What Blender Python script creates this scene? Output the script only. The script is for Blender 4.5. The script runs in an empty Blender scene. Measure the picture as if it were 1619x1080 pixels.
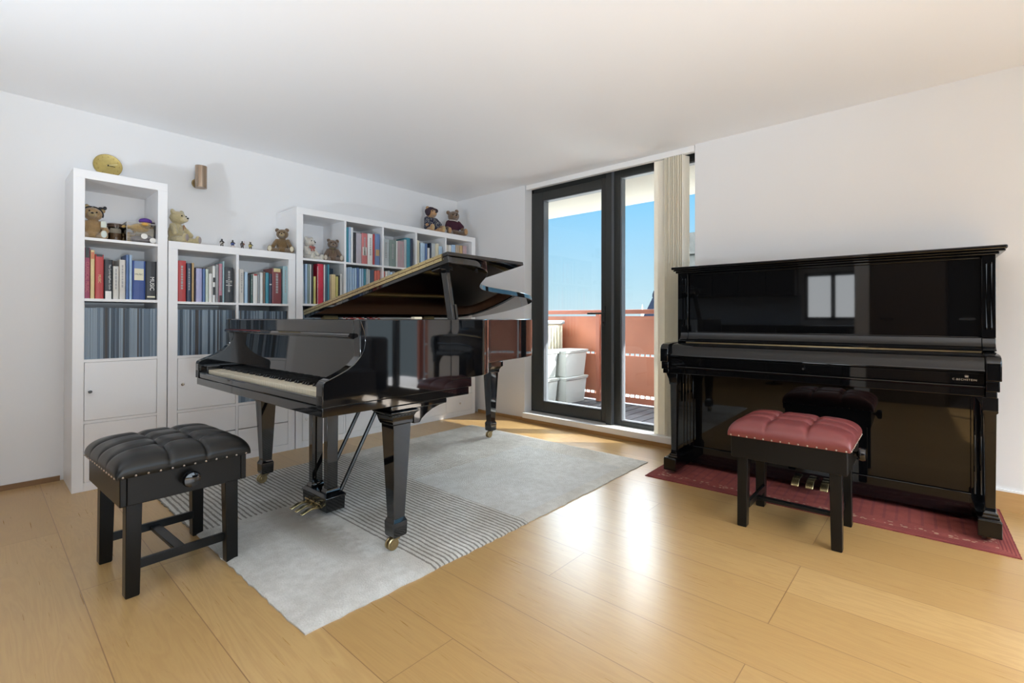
import bpy, bmesh, math, random
from mathutils import Vector, Matrix
R = math.radians
sin, cos, pi = math.sin, math.cos, math.pi
sc = bpy.context.scene
COL = sc.collection

# ------------------------------------------------------------------ camera
cam_d = bpy.data.cameras.new('camera'); cam = bpy.data.objects.new('camera', cam_d); COL.objects.link(cam)
cam_d.sensor_width = 36.0; cam_d.lens = 754.24 * 36 / 1619
cam_d.shift_x = (809.5 - 836.64) / 1619; cam_d.shift_y = (500.17 - 540) / 1619
cam_d.clip_start = 0.05; cam_d.clip_end = 500
yaw, pit, rol = R(40.786), R(0.295), R(0.087)
F = Vector((-sin(yaw), cos(yaw), 0)); Rt = Vector((cos(yaw), sin(yaw), 0)); U = Vector((0, 0, 1))
F2 = F * cos(pit) + U * sin(pit); U2 = -F * sin(pit) + U * cos(pit)
R3 = Rt * cos(rol) + U2 * sin(rol); U3 = -Rt * sin(rol) + U2 * cos(rol)
cam.matrix_world = Matrix(((R3.x, U3.x, -F2.x, 0), (R3.y, U3.y, -F2.y, 0), (R3.z, U3.z, -F2.z, .9957), (0, 0, 0, 1)))
sc.camera = cam
# ------------------------------------------------------------------ view, world, sun
sc.view_settings.view_transform = 'Standard'; sc.view_settings.look = 'None'
sc.view_settings.exposure = 0.25; sc.view_settings.gamma = 1.0; sc.view_settings.use_curve_mapping = False
sc.cycles.max_bounces = 10; sc.cycles.diffuse_bounces = 6; sc.cycles.glossy_bounces = 6
sc.cycles.transparent_max_bounces = 24; sc.cycles.use_denoising = True
sc.cycles.sample_clamp_indirect = 6.0
sc.cycles.caustics_reflective = False; sc.cycles.caustics_refractive = False
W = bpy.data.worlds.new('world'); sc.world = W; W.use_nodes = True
nt = W.node_tree; nt.nodes.clear()
wo = nt.nodes.new('ShaderNodeOutputWorld'); bg = nt.nodes.new('ShaderNodeBackground')
tc = nt.nodes.new('ShaderNodeTexCoord'); sx = nt.nodes.new('ShaderNodeSeparateXYZ'); cr = nt.nodes.new('ShaderNodeValToRGB')
nt.links.new(tc.outputs['Generated'], sx.inputs[0]); nt.links.new(sx.outputs['Z'], cr.inputs[0])
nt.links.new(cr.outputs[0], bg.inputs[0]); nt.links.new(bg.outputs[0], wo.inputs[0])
e = cr.color_ramp.elements
e[0].position = 0.0; e[0].color = (.72, .90, 1.0, 1)
e[1].position = 1.0; e[1].color = (.62, .74, .90, 1)
q = e.new(.06); q.color = (.57, .84, 1.0, 1)
q = e.new(.26); q.color = (.25, .69, 1.12, 1)
q = e.new(.45); q.color = (.90, .93, .96, 1)
# high sky boosted far above the low sky, to light the room
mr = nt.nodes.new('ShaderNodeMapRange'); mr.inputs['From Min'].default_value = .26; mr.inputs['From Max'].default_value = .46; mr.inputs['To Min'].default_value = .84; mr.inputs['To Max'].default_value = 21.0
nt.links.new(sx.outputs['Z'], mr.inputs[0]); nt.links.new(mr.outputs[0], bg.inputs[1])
sun_d = bpy.data.lights.new('sun', 'SUN'); sun_d.energy = 17.0; sun_d.angle = R(.6); sun_d.color = (1, .97, .92)
sun = bpy.data.objects.new('sun', sun_d); COL.objects.link(sun)
el = R(34.3)
sdir = Vector((-.80 * cos(el), -.60 * cos(el), -sin(el)))
sun.rotation_euler = sdir.to_track_quat('-Z', 'Y').to_euler()
def area(name, loc, dirv, sx_, sy_, power, col=(1, 1, 1)):
    d = bpy.data.lights.new(name, 'AREA'); d.shape = 'RECTANGLE'; d.size = sx_; d.size_y = sy_; d.energy = power; d.color = col
    o = bpy.data.objects.new(name, d); COL.objects.link(o); o.location = loc
    o.rotation_euler = Vector(dirv).to_track_quat('-Z', 'Y').to_euler(); return o
ZC = 2.3045
# fill light at an added, unseen side window; daylight of the kitchen window
area('added_side_fill', (2.86, 1.0, 1.25), (-1, 0, .62), 4.0, 1.9, 60, (.86, .93, 1))
ADDED_UPLIGHTS = ((-1.7, -1.7, 285, (-.5, 2.2, 2.6)), (1.35, -.02, 270, (-2.8, 1.2, 2.5)))
for x_, y_, w_, a_ in ADDED_UPLIGHTS:      # fill spots added out of view to brighten the ceiling and walls
    d_ = bpy.data.lights.new('added_fill_spot', 'SPOT'); d_.energy = w_; d_.spot_size = R(100); d_.spot_blend = 1.0; d_.shadow_soft_size = .10; d_.color = (.80, .90, 1)
    o_ = bpy.data.objects.new('added_fill_spot', d_); COL.objects.link(o_); o_.location = (x_, y_, .69); o_.rotation_euler = Vector(a_).to_track_quat('-Z', 'Y').to_euler()
area('kitchen_window_daylight', (-1.02, -2.78, 1.35), (0, 1, .3), .8, .75, 11, (.96, .98, 1))

# ------------------------------------------------------------------ materials
MATS = {}
def newmat(name):
    m = bpy.data.materials.new(name); m.use_nodes = True
    return m, m.node_tree, m.node_tree.nodes['Principled BSDF']
def mat(name, col, rough=.5, metal=0, ior=1.5, coat=0, bump=0, bscale=60, var=0, vscale=8, trans=0, sheen=0, bdist=.002):
    if name in MATS: return MATS[name]
    m, t, b = newmat(name)
    b.inputs['Base Color'].default_value = (*col, 1); b.inputs['Roughness'].default_value = rough
    b.inputs['Metallic'].default_value = metal; b.inputs['IOR'].default_value = ior
    b.inputs['Coat Weight'].default_value = coat; b.inputs['Coat Roughness'].default_value = .03
    b.inputs['Transmission Weight'].default_value = trans; b.inputs['Sheen Weight'].default_value = sheen
    tcn = t.nodes.new('ShaderNodeTexCoord')
    n = t.nodes.new('ShaderNodeTexNoise'); n.inputs['Scale'].default_value = vscale; n.inputs['Detail'].default_value = 3
    t.links.new(tcn.outputs['Object'], n.inputs['Vector'])
    if var:
        mx = t.nodes.new('ShaderNodeMix'); mx.data_type = 'RGBA'
        mx.inputs[6].default_value = (*[max(0, c * (1 - var)) for c in col], 1)
        mx.inputs[7].default_value = (*[min(1, c * (1 + var)) for c in col], 1)
        t.links.new(n.outputs[0], mx.inputs[0]); t.links.new(mx.outputs[2], b.inputs['Base Color'])
    if bump:
        nb = t.nodes.new('ShaderNodeTexNoise'); nb.inputs['Scale'].default_value = bscale; nb.inputs['Detail'].default_value = 4
        t.links.new(tcn.outputs['Object'], nb.inputs['Vector'])
        bp = t.nodes.new('ShaderNodeBump'); bp.inputs['Strength'].default_value = bump; bp.inputs['Distance'].default_value = bdist
        t.links.new(nb.outputs[0], bp.inputs['Height']); t.links.new(bp.outputs[0], b.inputs['Normal'])
    MATS[name] = m; return m
def mathn(t, op, a, b=None, c=None):
    n = t.nodes.new('ShaderNodeMath'); n.operation = op
    for i, v in enumerate((a, b, c)):
        if v is None: continue
        if isinstance(v, (int, float)): n.inputs[i].default_value = v
        else: t.links.new(v, n.inputs[i])
    return n.outputs[0]
def mixc(t, f, a, b, mode='MIX'):
    n = t.nodes.new('ShaderNodeMix'); n.data_type = 'RGBA'; n.blend_type = mode
    for i, v in ((0, f), (6, a), (7, b)):
        if isinstance(v, (int, float)): n.inputs[i].default_value = v
        elif isinstance(v, tuple): n.inputs[i].default_value = (*v, 1)
        else: t.links.new(v, n.inputs[i])
    return n.outputs[2]
def glassmat(name, tint=(.97, .99, .98), spec=1.0):
    if name in MATS: return MATS[name]
    m = bpy.data.materials.new(name); m.use_nodes = True; t = m.node_tree; t.nodes.clear()
    o = t.nodes.new('ShaderNodeOutputMaterial'); tr = t.nodes.new('ShaderNodeBsdfTransparent'); gl = t.nodes.new('ShaderNodeBsdfGlossy')
    fr = t.nodes.new('ShaderNodeFresnel'); fr.inputs[0].default_value = 1.45; mx = t.nodes.new('ShaderNodeMixShader')
    tr.inputs[0].default_value = (*tint, 1); gl.inputs['Roughness'].default_value = .01
    f = mathn(t, 'MULTIPLY', fr.outputs[0], spec)
    t.links.new(f, mx.inputs[0]); t.links.new(tr.outputs[0], mx.inputs[1]); t.links.new(gl.outputs[0], mx.inputs[2]); t.links.new(mx.outputs[0], o.inputs[0])
    MATS[name] = m; return m
def emit(name, col, s):
    m = bpy.data.materials.new(name); m.use_nodes = True; t = m.node_tree; t.nodes.clear()
    o = t.nodes.new('ShaderNodeOutputMaterial'); em = t.nodes.new('ShaderNodeEmission'); em.inputs[0].default_value = (*col, 1); em.inputs[1].default_value = s
    t.links.new(em.outputs[0], o.inputs[0]); return m

def wood_floor():
    m, t, b = newmat('oak_planks')
    tcn = t.nodes.new('ShaderNodeTexCoord'); P = tcn.outputs['Object']
    mp = t.nodes.new('ShaderNodeMapping'); t.links.new(P, mp.inputs[0]); mp.inputs['Location'].default_value = (.43, -.012, 0)
    br = t.nodes.new('ShaderNodeTexBrick'); t.links.new(mp.outputs[0], br.inputs[0])
    br.offset = .37; br.offset_frequency = 3; br.squash = 1
    for k, v in (('Scale', 1), ('Mortar Size', .0016), ('Mortar Smooth', .3), ('Bias', 0), ('Brick Width', 1.95), ('Row Height', .2405)): br.inputs[k].default_value = v
    br.inputs['Color1'].default_value = (0, 0, 0, 1); br.inputs['Color2'].default_value = (1, 1, 1, 1); br.inputs['Mortar'].default_value = (.5, .5, .5, 1)
    sep = t.nodes.new('ShaderNodeSeparateXYZ'); t.links.new(P, sep.inputs[0])
    row = mathn(t, 'FLOOR', mathn(t, 'DIVIDE', mathn(t, 'SUBTRACT', sep.outputs[1], .012), .2405))
    wn = t.nodes.new('ShaderNodeTexWhiteNoise'); wn.noise_dimensions = '1D'
    brv = t.nodes.new('ShaderNodeRGBToBW'); t.links.new(br.outputs[0], brv.inputs[0])
    idv = mathn(t, 'ADD', mathn(t, 'MULTIPLY', brv.outputs[0], 17.3), row); t.links.new(idv, wn.inputs['W'])
    cmb = t.nodes.new('ShaderNodeCombineXYZ')
    t.links.new(mathn(t, 'ADD', mathn(t, 'MULTIPLY', sep.outputs[0], .9), mathn(t, 'MULTIPLY', wn.outputs[0], 31)), cmb.inputs[0])
    t.links.new(mathn(t, 'MULTIPLY', sep.outputs[1], 9), cmb.inputs[1]); t.links.new(mathn(t, 'MULTIPLY', wn.outputs[0], 13), cmb.inputs[2])
    n1 = t.nodes.new('ShaderNodeTexNoise'); t.links.new(cmb.outputs[0], n1.inputs[0]); n1.inputs['Scale'].default_value = 1.4; n1.inputs['Detail'].default_value = 5; n1.inputs['Distortion'].default_value = 1.1
    rings = mathn(t, 'FRACT', mathn(t, 'MULTIPLY', n1.outputs[0], 9.0))
    rings = mathn(t, 'ABSOLUTE', mathn(t, 'SUBTRACT', rings, .5))
    cmb2 = t.nodes.new('ShaderNodeCombineXYZ'); t.links.new(mathn(t, 'MULTIPLY', sep.outputs[0], 5), cmb2.inputs[0]); t.links.new(mathn(t, 'MULTIPLY', sep.outputs[1], 190), cmb2.inputs[1])
    n2 = t.nodes.new('ShaderNodeTexNoise'); t.links.new(cmb2.outputs[0], n2.inputs[0]); n2.inputs['Scale'].default_value = 1; n2.inputs['Detail'].default_value = 3
    c = mixc(t, wn.outputs[0], (.385, .225, .075), (.50, .32, .13))
    c = mixc(t, mathn(t, 'MULTIPLY', rings, .85), c, (.33, .18, .065))
    c = mixc(t, mathn(t, 'MULTIPLY', n2.outputs[0], .32), c, (.58, .38, .17))
    c = mixc(t, br.outputs['Fac'], c, (.25, .13, .05))
    t.links.new(c, b.inputs['Base Color'])
    rr = mathn(t, 'ADD', mathn(t, 'MULTIPLY', n2.outputs[0], .08), .25); t.links.new(rr, b.inputs['Roughness'])
    bp = t.nodes.new('ShaderNodeBump'); bp.inputs['Strength'].default_value = .12; bp.inputs['Distance'].default_value = .001
    hh = mathn(t, 'SUBTRACT', n2.outputs[0], mathn(t, 'MULTIPLY', br.outputs['Fac'], 2)); t.links.new(hh, bp.inputs['Height']); t.links.new(bp.outputs[0], b.inputs['Normal'])
    b.inputs['IOR'].default_value = 1.7
    return m
def grain(name, ca, cb, axis=2, rough=.4, sc_=6, stretch=.08, ior=1.5):
    m, t, b = newmat(name)
    tcn = t.nodes.new('ShaderNodeTexCoord'); mp = t.nodes.new('ShaderNodeMapping'); t.links.new(tcn.outputs['Object'], mp.inputs[0])
    s = [1, 1, 1]; s[axis] = stretch; mp.inputs['Scale'].default_value = s
    n = t.nodes.new('ShaderNodeTexNoise'); n.inputs['Scale'].default_value = sc_ * 6; n.inputs['Detail'].default_value = 5; t.links.new(mp.outputs[0], n.inputs[0])
    t.links.new(mixc(t, n.outputs[0], ca, cb), b.inputs['Base Color']); b.inputs['Roughness'].default_value = rough; b.inputs['IOR'].default_value = ior
    return m
def rug_mat():
    m, t, b = newmat('grey_rug_wool')
    tcn = t.nodes.new('ShaderNodeTexCoord'); P = tcn.outputs['Object']; sep = t.nodes.new('ShaderNodeSeparateXYZ'); t.links.new(P, sep.inputs[0])
    x, y = sep.outputs[0], sep.outputs[1]
    wob = t.nodes.new('ShaderNodeTexNoise'); wob.inputs['Scale'].default_value = 5; t.links.new(P, wob.inputs[0])
    yy = mathn(t, 'ADD', y, mathn(t, 'MULTIPLY', wob.outputs[0], .012))
    st = mathn(t, 'SINE', mathn(t, 'MULTIPLY', yy, 2 * pi / .0235))
    brk = t.nodes.new('ShaderNodeTexNoise'); brk.inputs['Scale'].default_value = 55; t.links.new(P, brk.inputs[0])
    st = mathn(t, 'MULTIPLY', mathn(t, 'GREATER_THAN', mathn(t, 'ADD', st, mathn(t, 'MULTIPLY', mathn(t, 'SUBTRACT', brk.outputs[0], .5), 1.6)), .35), .82)
    def rect(x0, x1, y0, y1):
        a = mathn(t, 'MULTIPLY', mathn(t, 'GREATER_THAN', x, x0), mathn(t, 'LESS_THAN', x, x1))
        c = mathn(t, 'MULTIPLY', mathn(t, 'GREATER_THAN', y, y0), mathn(t, 'LESS_THAN', y, y1))
        return mathn(t, 'MULTIPLY', a, c)
    # x from 0 (bookcase side) to 1.78, y from 0 to 2.35
    s1 = rect(-.1, 1.80, .50, 1.08); s2 = rect(-.1, .70, -.1, .50); s3 = rect(.16, .86, 1.08, 1.62)
    s4 = rect(.16, .86, 1.62, 2.0)
    strong = mathn(t, 'MINIMUM', mathn(t, 'ADD', s1, s2), 1)
    f = mathn(t, 'ADD', mathn(t, 'MULTIPLY', strong, .80), mathn(t, 'ADD', mathn(t, 'MULTIPLY', s3, .42), mathn(t, 'MULTIPLY', s4, .22)))
    big = t.nodes.new('ShaderNodeTexNoise'); big.inputs['Scale'].default_value = 2.4; big.inputs['Detail'].default_value = 5; t.links.new(P, big.inputs[0])
    fine = t.nodes.new('ShaderNodeTexNoise'); fine.inputs['Scale'].default_value = 160; fine.inputs['Detail'].default_value = 4; t.links.new(P, fine.inputs[0])
    bc = mathn(t, 'MULTIPLY_ADD', big.outputs[0], 2.2, -.6); bc = mathn(t, 'MINIMUM', mathn(t, 'MAXIMUM', bc, 0), 1)
    c = mixc(t, bc, (.50, .455, .39), (.88, .86, .81))
    med = t.nodes.new('ShaderNodeTexNoise'); med.inputs['Scale'].default_value = 28; med.inputs['Detail'].default_value = 6; t.links.new(P, med.inputs[0])
    mm = mathn(t, 'MINIMUM', mathn(t, 'MAXIMUM', mathn(t, 'MULTIPLY_ADD', med.outputs[0], 3.2, -1.1), 0), 1)
    blk = rect(.86, 1.70, 1.08, 2.12)
    c = mixc(t, mathn(t, 'MULTIPLY', blk, .5), c, (.64, .66, .67))
    blk2 = rect(.78, 1.80, -.1, .44)
    c = mixc(t, mathn(t, 'MULTIPLY', blk2, .35), c, (.76, .75, .72))
    c = mixc(t, mathn(t, 'MULTIPLY', mm, .30), c, (.36, .33, .28))
    # worn brown patch where the feet rest before the pedals
    wx = mathn(t, 'SUBTRACT', x, mathn(t, 'ADD', 1.02, mathn(t, 'MULTIPLY', mathn(t, 'SUBTRACT', big.outputs[0], .5), .5)))
    wy = mathn(t, 'SUBTRACT', y, mathn(t, 'ADD', .36, mathn(t, 'MULTIPLY', mathn(t, 'SUBTRACT', med.outputs[0], .5), .10)))
    wd = mathn(t, 'ADD', mathn(t, 'POWER', mathn(t, 'MULTIPLY', wx, 2.0), 2), mathn(t, 'POWER', mathn(t, 'MULTIPLY', wy, 9.0), 2))
    wr = mathn(t, 'MAXIMUM', mathn(t, 'SUBTRACT', 1, wd), 0)
    c = mixc(t, mathn(t, 'MULTIPLY', wr, .65), c, (.20, .15, .095))
    c = mixc(t, mathn(t, 'MULTIPLY', fine.outputs[0], .5), c, (.30, .28, .25))
    c = mixc(t, mathn(t, 'MULTIPLY', f, st), c, (.085, .065, .05))
    t.links.new(c, b.inputs['Base Color']); b.inputs['Roughness'].default_value = .95; b.inputs['Specular IOR Level'].default_value = .15
    bp = t.nodes.new('ShaderNodeBump'); bp.inputs['Strength'].default_value = .9; bp.inputs['Distance'].default_value = .006
    hh = mathn(t, 'SUBTRACT', mathn(t, 'ADD', fine.outputs[0], mathn(t, 'MULTIPLY', big.outputs[0], 1.5)), mathn(t, 'MULTIPLY', mathn(t, 'MULTIPLY', f, st), .9))
    t.links.new(hh, bp.inputs['Height']); t.links.new(bp.outputs[0], b.inputs['Normal'])
    return m
def redrug_mat():
    m, t, b = newmat('red_rug_wool')
    tcn = t.nodes.new('ShaderNodeTexCoord'); P = tcn.outputs['Object']; sep = t.nodes.new('ShaderNodeSeparateXYZ'); t.links.new(P, sep.inputs[0])
    x, y = sep.outputs[0], sep.outputs[1]
    dx = mathn(t, 'MINIMUM', x, mathn(t, 'SUBTRACT', 1.68, x)); dy = mathn(t, 'MINIMUM', y, mathn(t, 'SUBTRACT', .70, y))
    d = mathn(t, 'MINIMUM', dx, dy)
    n = t.nodes.new('ShaderNodeTexNoise'); n.inputs['Scale'].default_value = 7; n.inputs['Detail'].default_value = 5; t.links.new(P, n.inputs[0])
    fine = t.nodes.new('ShaderNodeTexNoise'); fine.inputs['Scale'].default_value = 190; t.links.new(P, fine.inputs[0])
    c = mixc(t, n.outputs[0], (.16, .030, .032), (.38, .105, .08))
    st = mathn(t, 'GREATER_THAN', mathn(t, 'SINE', mathn(t, 'MULTIPLY', d, 2 * pi / .012)), .2)
    bord = mathn(t, 'LESS_THAN', d, .062)
    c = mixc(t, mathn(t, 'MULTIPLY', mathn(t, 'MULTIPLY', st, bord), .65), c, (.10, .012, .02))
    v = t.nodes.new('ShaderNodeTexVoronoi'); v.inputs['Scale'].default_value = 38; t.links.new(P, v.inputs[0])
    band = mathn(t, 'MULTIPLY', mathn(t, 'GREATER_THAN', d, .062), mathn(t, 'LESS_THAN', d, .11))
    c = mixc(t, mathn(t, 'MULTIPLY', band, mathn(t, 'MULTIPLY', mathn(t, 'LESS_THAN', v.outputs['Distance'], .35), .55)), c, (.55, .40, .26))
    mid = mathn(t, 'GREATER_THAN', d, .14)
    wv = mathn(t, 'GREATER_THAN', mathn(t, 'SINE', mathn(t, 'MULTIPLY', x, 2 * pi / .05)), .75)
    c = mixc(t, mathn(t, 'MULTIPLY', mathn(t, 'MULTIPLY', mid, wv), .35), c, (.13, .03, .05))
    c = mixc(t, mathn(t, 'MULTIPLY', fine.outputs[0], .35), c, (.10, .03, .03))
    t.links.new(c, b.inputs['Base Color']); b.inputs['Roughness'].default_value = .95; b.inputs['Specular IOR Level'].default_value = .15
    bp = t.nodes.new('ShaderNodeBump'); bp.inputs['Strength'].default_value = .7; bp.inputs['Distance'].default_value = .003
    t.links.new(fine.outputs[0], bp.inputs['Height']); t.links.new(bp.outputs[0], b.inputs['Normal'])
    return m

M_wall = mat('white_wall_paint', (.77, .77, .775), .7, bump=.03, bscale=300)
M_ceil = mat('white_ceiling_paint', (.90, .905, .92), .75, bump=.03, bscale=250)
M_white = mat('white_foil_shelving', (.85, .85, .86), .38)
M_gloss = mat('white_gloss_paint', (.85, .85, .85), .25)
M_black = mat('black_piano_polish', (.0035, .0038, .0048), .035, ior=1.72)
M_up = mat('upright_black_polish', (.0035, .0036, .0042), .03, ior=1.5)
M_blackm = mat('black_satin_lacquer', (.010, .009, .009), .22, ior=1.6, bump=.08, bscale=120, bdist=.0005)
M_blackw = mat('black_stained_wood', (.007, .0065, .006), .30, ior=1.32, bump=.1, bscale=90, bdist=.0006)
M_brass = mat('aged_brass', (.42, .32, .17), .32, metal=1, var=.25, vscale=30)
M_brassl = mat('bright_brass', (.66, .54, .29), .25, metal=1, var=.15, vscale=20)
M_ivory = mat('ivory_key', (.80, .72, .55), .22)
M_ebony = mat('ebony_key', (.008, .008, .008), .25)
M_oak = grain('oak_baseboard', (.42, .23, .085), (.62, .40, .18), 0, .35)
M_brownb = grain('brown_baseboard', (.16, .085, .035), (.26, .14, .06), 1, .4)
M_walnut = grain('walnut_veneer', (.085, .062, .048), (.14, .105, .08), 2, .35)
M_mahog = grain('mahogany_veneer', (.30, .12, .06), (.52, .26, .14), 1, .3, 4, .05)
M_gold = mat('gold_plate_paint', (.55, .36, .12), .35, metal=.6)
M_steel = mat('brushed_steel', (.60, .58, .55), .25, metal=1)
M_chrome = mat('polished_chrome', (.7, .7, .7), .12, metal=1)
M_alu = mat('anthracite_door_frame', (.028, .030, .028), .35, bump=.02)
M_alul = mat('grey_frame_edge', (.12, .13, .145), .4)
M_glass = glassmat('clear_window_glass', spec=.6)
M_plastic = glassmat('clear_plastic', (.90, .90, .90), 1.0)
M_jar = glassmat('jar_glass', (.80, .76, .68), 1.0)
M_rust = mat('copper_railing_panel', (.44, .15, .08), .5, var=.25, vscale=2.5)
M_rustd = mat('rust_red_rail', (.36, .11, .06), .5)
M_soffit = mat('beige_balcony_soffit', (.34, .31, .26), .8)
M_deck = mat('dark_grey_decking', (.055, .055, .062), .6, bump=.2)
M_box = mat('white_storage_plastic', (.52, .54, .52), .45)
M_shed = mat('beige_garden_cabinet', (.60, .55, .42), .5)
M_lead = mat('slate_roof', (.008, .010, .016), 1.0, ior=1.05)
M_stone = mat('weathered_limestone', (.075, .072, .066), .95, ior=1.1, var=.4, vscale=1.2)
M_blind0 = mat('cream_blind_fabric', (.70, .62, .46), .85, bump=.1, bscale=400)

def blindmat():
    m = bpy.data.materials.new('cream_translucent_fabric'); m.use_nodes = True; t = m.node_tree; t.nodes.clear()
    o = t.nodes.new('ShaderNodeOutputMaterial'); d = t.nodes.new('ShaderNodeBsdfDiffuse'); tl = t.nodes.new('ShaderNodeBsdfTranslucent'); mx = t.nodes.new('ShaderNodeMixShader')
    d.inputs[0].default_value = (.95, .92, .84, 1); tl.inputs[0].default_value = (.95, .91, .82, 1); mx.inputs[0].default_value = .30
    t.links.new(d.outputs[0], mx.inputs[1]); t.links.new(tl.outputs[0], mx.inputs[2]); t.links.new(mx.outputs[0], o.inputs[0]); return m
M_blind = blindmat()

# ------------------------------------------------------------------ mesh helpers
class MB:
    def __init__(s): s.bm = bmesh.new(); s.mi = 0
    def _f(s, vs):
        try:
            f = s.bm.faces.new(vs); f.material_index = s.mi; return f
        except ValueError: return None
    def box(s, x0, y0, z0, x1, y1, z1):
        x0, x1 = min(x0, x1), max(x0, x1); y0, y1 = min(y0, y1), max(y0, y1); z0, z1 = min(z0, z1), max(z0, z1)
        v = [s.bm.verts.new(p) for p in ((x0, y0, z0), (x1, y0, z0), (x1, y1, z0), (x0, y1, z0), (x0, y0, z1), (x1, y0, z1), (x1, y1, z1), (x0, y1, z1))]
        for i in ((3, 2, 1, 0), (4, 5, 6, 7), (0, 1, 5, 4), (1, 2, 6, 5), (2, 3, 7, 6), (3, 0, 4, 7)): s._f([v[k] for k in i])
        return s
    def frust(s, rings):
        # stack of rectangles: (cx, cy, hx, hy, z)
        vs = []
        for cx, cy, hx, hy, z in rings: vs.append([s.bm.verts.new((cx + a * hx, cy + b * hy, z)) for a, b in ((-1, -1), (1, -1), (1, 1), (-1, 1))])
        s._f(vs[0][::-1]); s._f(vs[-1])
        for a, b in zip(vs, vs[1:]):
            for i in range(4): s._f([a[i], a[(i + 1) % 4], b[(i + 1) % 4], b[i]])
        return s
    def prism(s, pts, axis, a, b):
        # pts 2-D polygon; axis 0: (y,z) extruded in x; 1: (x,z) in y; 2: (x,y) in z
        def mk(p, h): return (h, p[0], p[1]) if axis == 0 else ((p[0], h, p[1]) if axis == 1 else (p[0], p[1], h))
        A = [s.bm.verts.new(mk(p, a)) for p in pts]; B = [s.bm.verts.new(mk(p, b)) for p in pts]
        s._f(A); s._f(B[::-1]); n = len(pts)
        for i in range(n): s._f([A[i], B[i], B[(i + 1) % n], A[(i + 1) % n]])
        return s
    def tube(s, path, r, n=8, cap=True):
        path = [Vector(p) for p in path]; rings = []
        rr = r if isinstance(r, (list, tuple)) else [r] * len(path)
        up = None
        for i, p in enumerate(path):
            d = (path[min(i + 1, len(path) - 1)] - path[max(i - 1, 0)]).normalized()
            if up is None: up = Vector((0, 0, 1)) if abs(d.z) < .9 else Vector((1, 0, 0))
            a = d.cross(up).normalized(); b = a.cross(d).normalized()
            rings.append([s.bm.verts.new(p + (a * cos(2 * pi * k / n) + b * sin(2 * pi * k / n)) * rr[i]) for k in range(n)])
        for A, B in zip(rings, rings[1:]):
            for k in range(n): s._f([A[k], A[(k + 1) % n], B[(k + 1) % n], B[k]])
        if cap: s._f(rings[0][::-1]); s._f(rings[-1])
        return s
    def lathe(s, prof, c=(0, 0, 0), n=24, axis='z', cap=True):
        # prof: (radius, height)
        c = Vector(c); rings = []
        for r, h in prof:
            ring = []
            for k in range(n):
                a = 2 * pi * k / n; x, y = r * cos(a), r * sin(a)
                p = Vector((x, y, h)) if axis == 'z' else (Vector((h, x, y)) if axis == 'x' else Vector((y, h, x)))
                ring.append(s.bm.verts.new(c + p))
            rings.append(ring)
        for A, B in zip(rings, rings[1:]):
            for k in range(n): s._f([A[k], A[(k + 1) % n], B[(k + 1) % n], B[k]])
        if cap: s._f(rings[0][::-1]); s._f(rings[-1])
        return s
    def ball(s, c, r, u=16, v=10, rot=None):
        r = Vector(r) if isinstance(r, (tuple, list)) else Vector((r, r, r)); c = Vector(c)
        M = rot if rot is not None else Matrix.Identity(3)
        rows = []
        for j in range(1, v):
            th = pi * j / v
            rows.append([s.bm.verts.new(c + M @ Vector((r.x * sin(th) * cos(2 * pi * i / u), r.y * sin(th) * sin(2 * pi * i / u), r.z * cos(th)))) for i in range(u)])
        t = s.bm.verts.new(c + M @ Vector((0, 0, r.z))); b = s.bm.verts.new(c - M @ Vector((0, 0, r.z)))
        for i in range(u):
            s._f([t, rows[0][i], rows[0][(i + 1) % u]]); s._f([b, rows[-1][(i + 1) % u], rows[-1][i]])
        for A, B in zip(rows, rows[1:]):
            for i in range(u): s._f([A[i], B[i], B[(i + 1) % u], A[(i + 1) % u]])
        return s
    def capsule(s, a, b, ra, rb, n=12):
        a, b = Vector(a), Vector(b)
        s.ball(a, ra, n, 8); s.ball(b, rb, n, 8)
        return s.tube([a, b], [ra, rb], n)
    def build(s, name, m, parent=None, bevel=0, seg=2, smooth=35, mats=None):
        bmesh.ops.recalc_face_normals(s.bm, faces=s.bm.faces)
        me = bpy.data.meshes.new(name); s.bm.to_mesh(me); s.bm.free()
        for x in (mats or [m]): me.materials.append(x)
        if smooth:
            me.polygons.foreach_set('use_smooth', [True] * len(me.polygons)); me.set_sharp_from_angle(angle=R(smooth))
        o = bpy.data.objects.new(name, me); COL.objects.link(o)
        if parent is not None: o.parent = parent
        if bevel:
            bv = o.modifiers.new('bevel', 'BEVEL'); bv.width = bevel; bv.segments = seg; bv.limit_method = 'ANGLE'; bv.angle_limit = R(40)
            bv.harden_normals = False
        return o
def tag(o, label=None, cat=None, group=None, kind=None):
    if label: o['label'] = label
    if cat: o['category'] = cat
    if group: o['group'] = group
    if kind: o['kind'] = kind
    return o
def thing(name, label, cat, loc=(0, 0, 0), rz=0, group=None):
    o = bpy.data.objects.new(name, None); COL.objects.link(o); o.empty_display_size = .1
    o.location = loc; o.rotation_euler = (0, 0, rz); return tag(o, label, cat, group)
def dup(o, parent=None):
    c = o.copy(); COL.objects.link(c); c.parent = parent
    for ch in list(o.children): dup(ch, c)
    return c
def text(name, s, size, m, parent, loc, rot, ext=.0004, align='CENTER', sx_=1.0, space=1.0):
    cu = bpy.data.curves.new(name, 'FONT'); cu.space_character = space; cu.body = s; cu.size = size; cu.extrude = ext; cu.align_x = align; cu.align_y = 'CENTER'
    tmp = bpy.data.objects.new(name, cu); COL.objects.link(tmp)
    me = bpy.data.meshes.new_from_object(tmp); COL.objects.unlink(tmp); bpy.data.objects.remove(tmp)
    me.name = name; me.materials.clear(); me.materials.append(m)
    o = bpy.data.objects.new(name, me); COL.objects.link(o); o.parent = parent; o.location = loc; o.rotation_euler = rot; o.scale = (sx_, 1, 1)
    return o
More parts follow.
